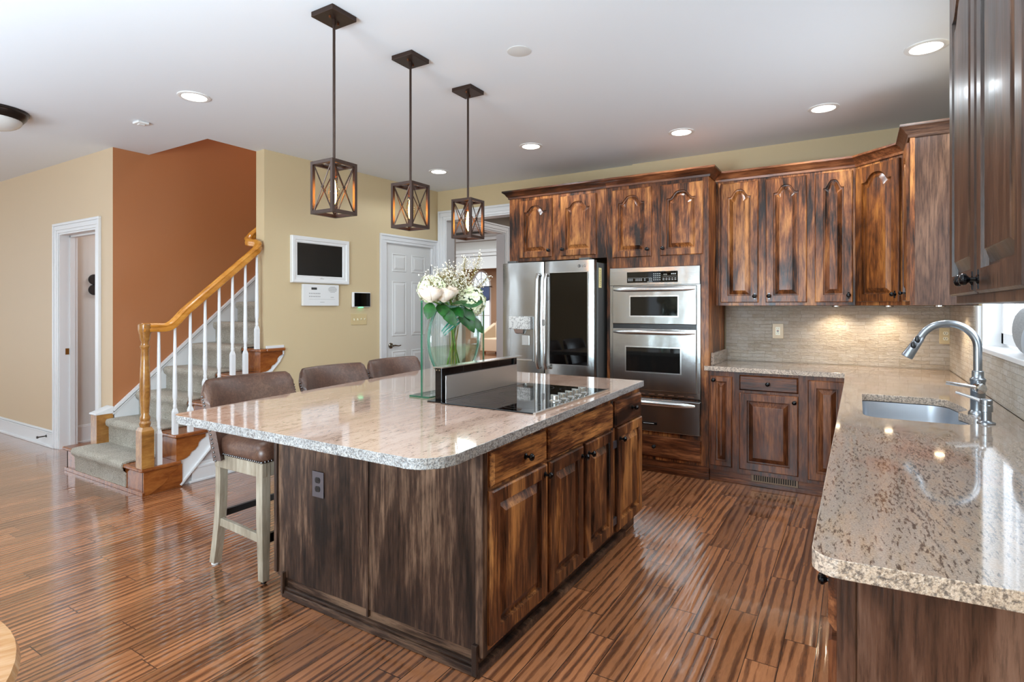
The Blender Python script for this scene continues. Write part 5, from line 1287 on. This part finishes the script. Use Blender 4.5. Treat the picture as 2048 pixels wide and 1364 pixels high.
for tip, lb, nb, sp in (((-1.90, 2.36, 1.535), "baby's breath sprig fanning over the cream roses", 90, .075), ((-1.92, 2.46, 1.565), "tallest dense baby's breath sprig in the bouquet centre", 110, .075), ((-1.90, 2.54, 1.545), "baby's breath sprig just above the white hydrangea", 100, .07), ((-1.90, 2.60, 1.50), "low baby's breath sprig beside the pale green hydrangea", 80, .07),
        ((-1.92, 2.62, 1.645), "loose baby's breath sprig sticking up before the far doorway", 34, .05), ((-1.90, 2.735, 1.665), "highest thin baby's breath sprig, in front of the white header", 34, .045), ((-1.87, 2.78, 1.545), "stray baby's breath sprig reaching out toward the refrigerator", 26, .04), ((-1.87, 2.22, 1.515), "sparse baby's breath sprig over the outer cream rose", 30, .06)):
    gyp(tip, (-1.90 + rng.uniform(-.02, .02), 2.47 + rng.uniform(-.04, .05), 1.015), lb, nb, sp)

# ------------------------------------------------------------------ far room and the table at the picture edge
t = thing('armchair', (-9.08, 14.1, 0), 'beige slipcovered armchair seen through the far doorway', 'armchair')
fab = flat('beige_slipcover', '#c9b9a2', .9); ax_, ay_ = -9.08, 14.1
m = MB(); L = []
for z, w, d0, d1 in ((.06, .40, -.38, .38), (.45, .38, -.36, .36)): L.append([(ax_ - w, ay_ + d0, z), (ax_ + w, ay_ + d0, z), (ax_ + w, ay_ + d1, z), (ax_ - w, ay_ + d1, z)])
m.loft(L); m.build('seat', fab, t, bevel=.03)
m = MB(); m.loft([[(ax_ - w, ay_ + .30 - q, z), (ax_ + w, ay_ + .30 - q, z), (ax_ + w, ay_ + .42, z), (ax_ - w, ay_ + .42, z)] for z, w, q in ((.40, .38, .06), (.75, .37, .05), (1.0, .30, .03), (1.08, .18, 0))]); m.build('backrest', fab, t, bevel=.03, smooth=50)
for s in (-1, 1):
    m = MB(); m.loft([[(ax_ + s * .40 - .07, ay_ - .36, z), (ax_ + s * .40 + .07, ay_ - .36, z), (ax_ + s * .40 + .07, ay_ + .36, z2), (ax_ + s * .40 - .07, ay_ + .36, z2)] for z, z2 in ((.06, .06), (.60, .90))]); m.build('arm', fab, t, bevel=.03)
    for e in (-.3, .3):
        m = MB(); m.lathe([(.025, 0), (.02, .07)], (ax_ + s * .33, ay_ + e, 0), n=10); m.build('leg', treadOak, t)
m = MB(); L = []
for j, z in enumerate((2.03, 1.94, 1.76, 1.60)):
    L.append([(AX - .12 + .52 * k / 60, 15.10 + .03 * math.sin(k * 1.05) * (.4 + .25 * j), z - (.03 * abs(math.sin(k * .16)) if j == 3 else 0)) for k in range(61)])
m.loft(L, False, False, closed=False); o = m.build('valance', flat('blue_cloth', '#5d719c', .8), loc=(AX, 15.12, 1.8), smooth=60)
sm = o.modifiers.new('thick', 'SOLIDIFY'); sm.thickness = .006
tag(o, 'gathered blue valance across the arched window of the far room', 'valance')
bx('curtain_rod', AX - .20, AX + .48, 15.12, 15.14, 2.035, 2.055, bronze)
tag(bpy.data.objects['curtain_rod'], 'thin dark rod that carries the blue valance', 'curtain rod')
t = thing('round_table', (-1.44, -.03, 0), 'light wooden round table whose edge just enters the lower picture corner', 'table')
tanw = railwood('tan_table_wood', '#8a5a30', '#ad7d50', '#c6a079')
m = MB(); m.lathe([(.40, .700), (.445, .705), (.452, .722), (.446, .738), (.42, .742), (.0, .742)], (-1.435, -.025, 0), n=64); m.build('tabletop', tanw, t, smooth=40)
m = MB(); m.lathe([(.22, 0), (.22, .03), (.08, .06), (.05, .2), (.06, .5), (.10, .66), (.25, .700)], (-1.435, -.025, 0), n=32); m.build('pedestal', tanw, t, smooth=40)
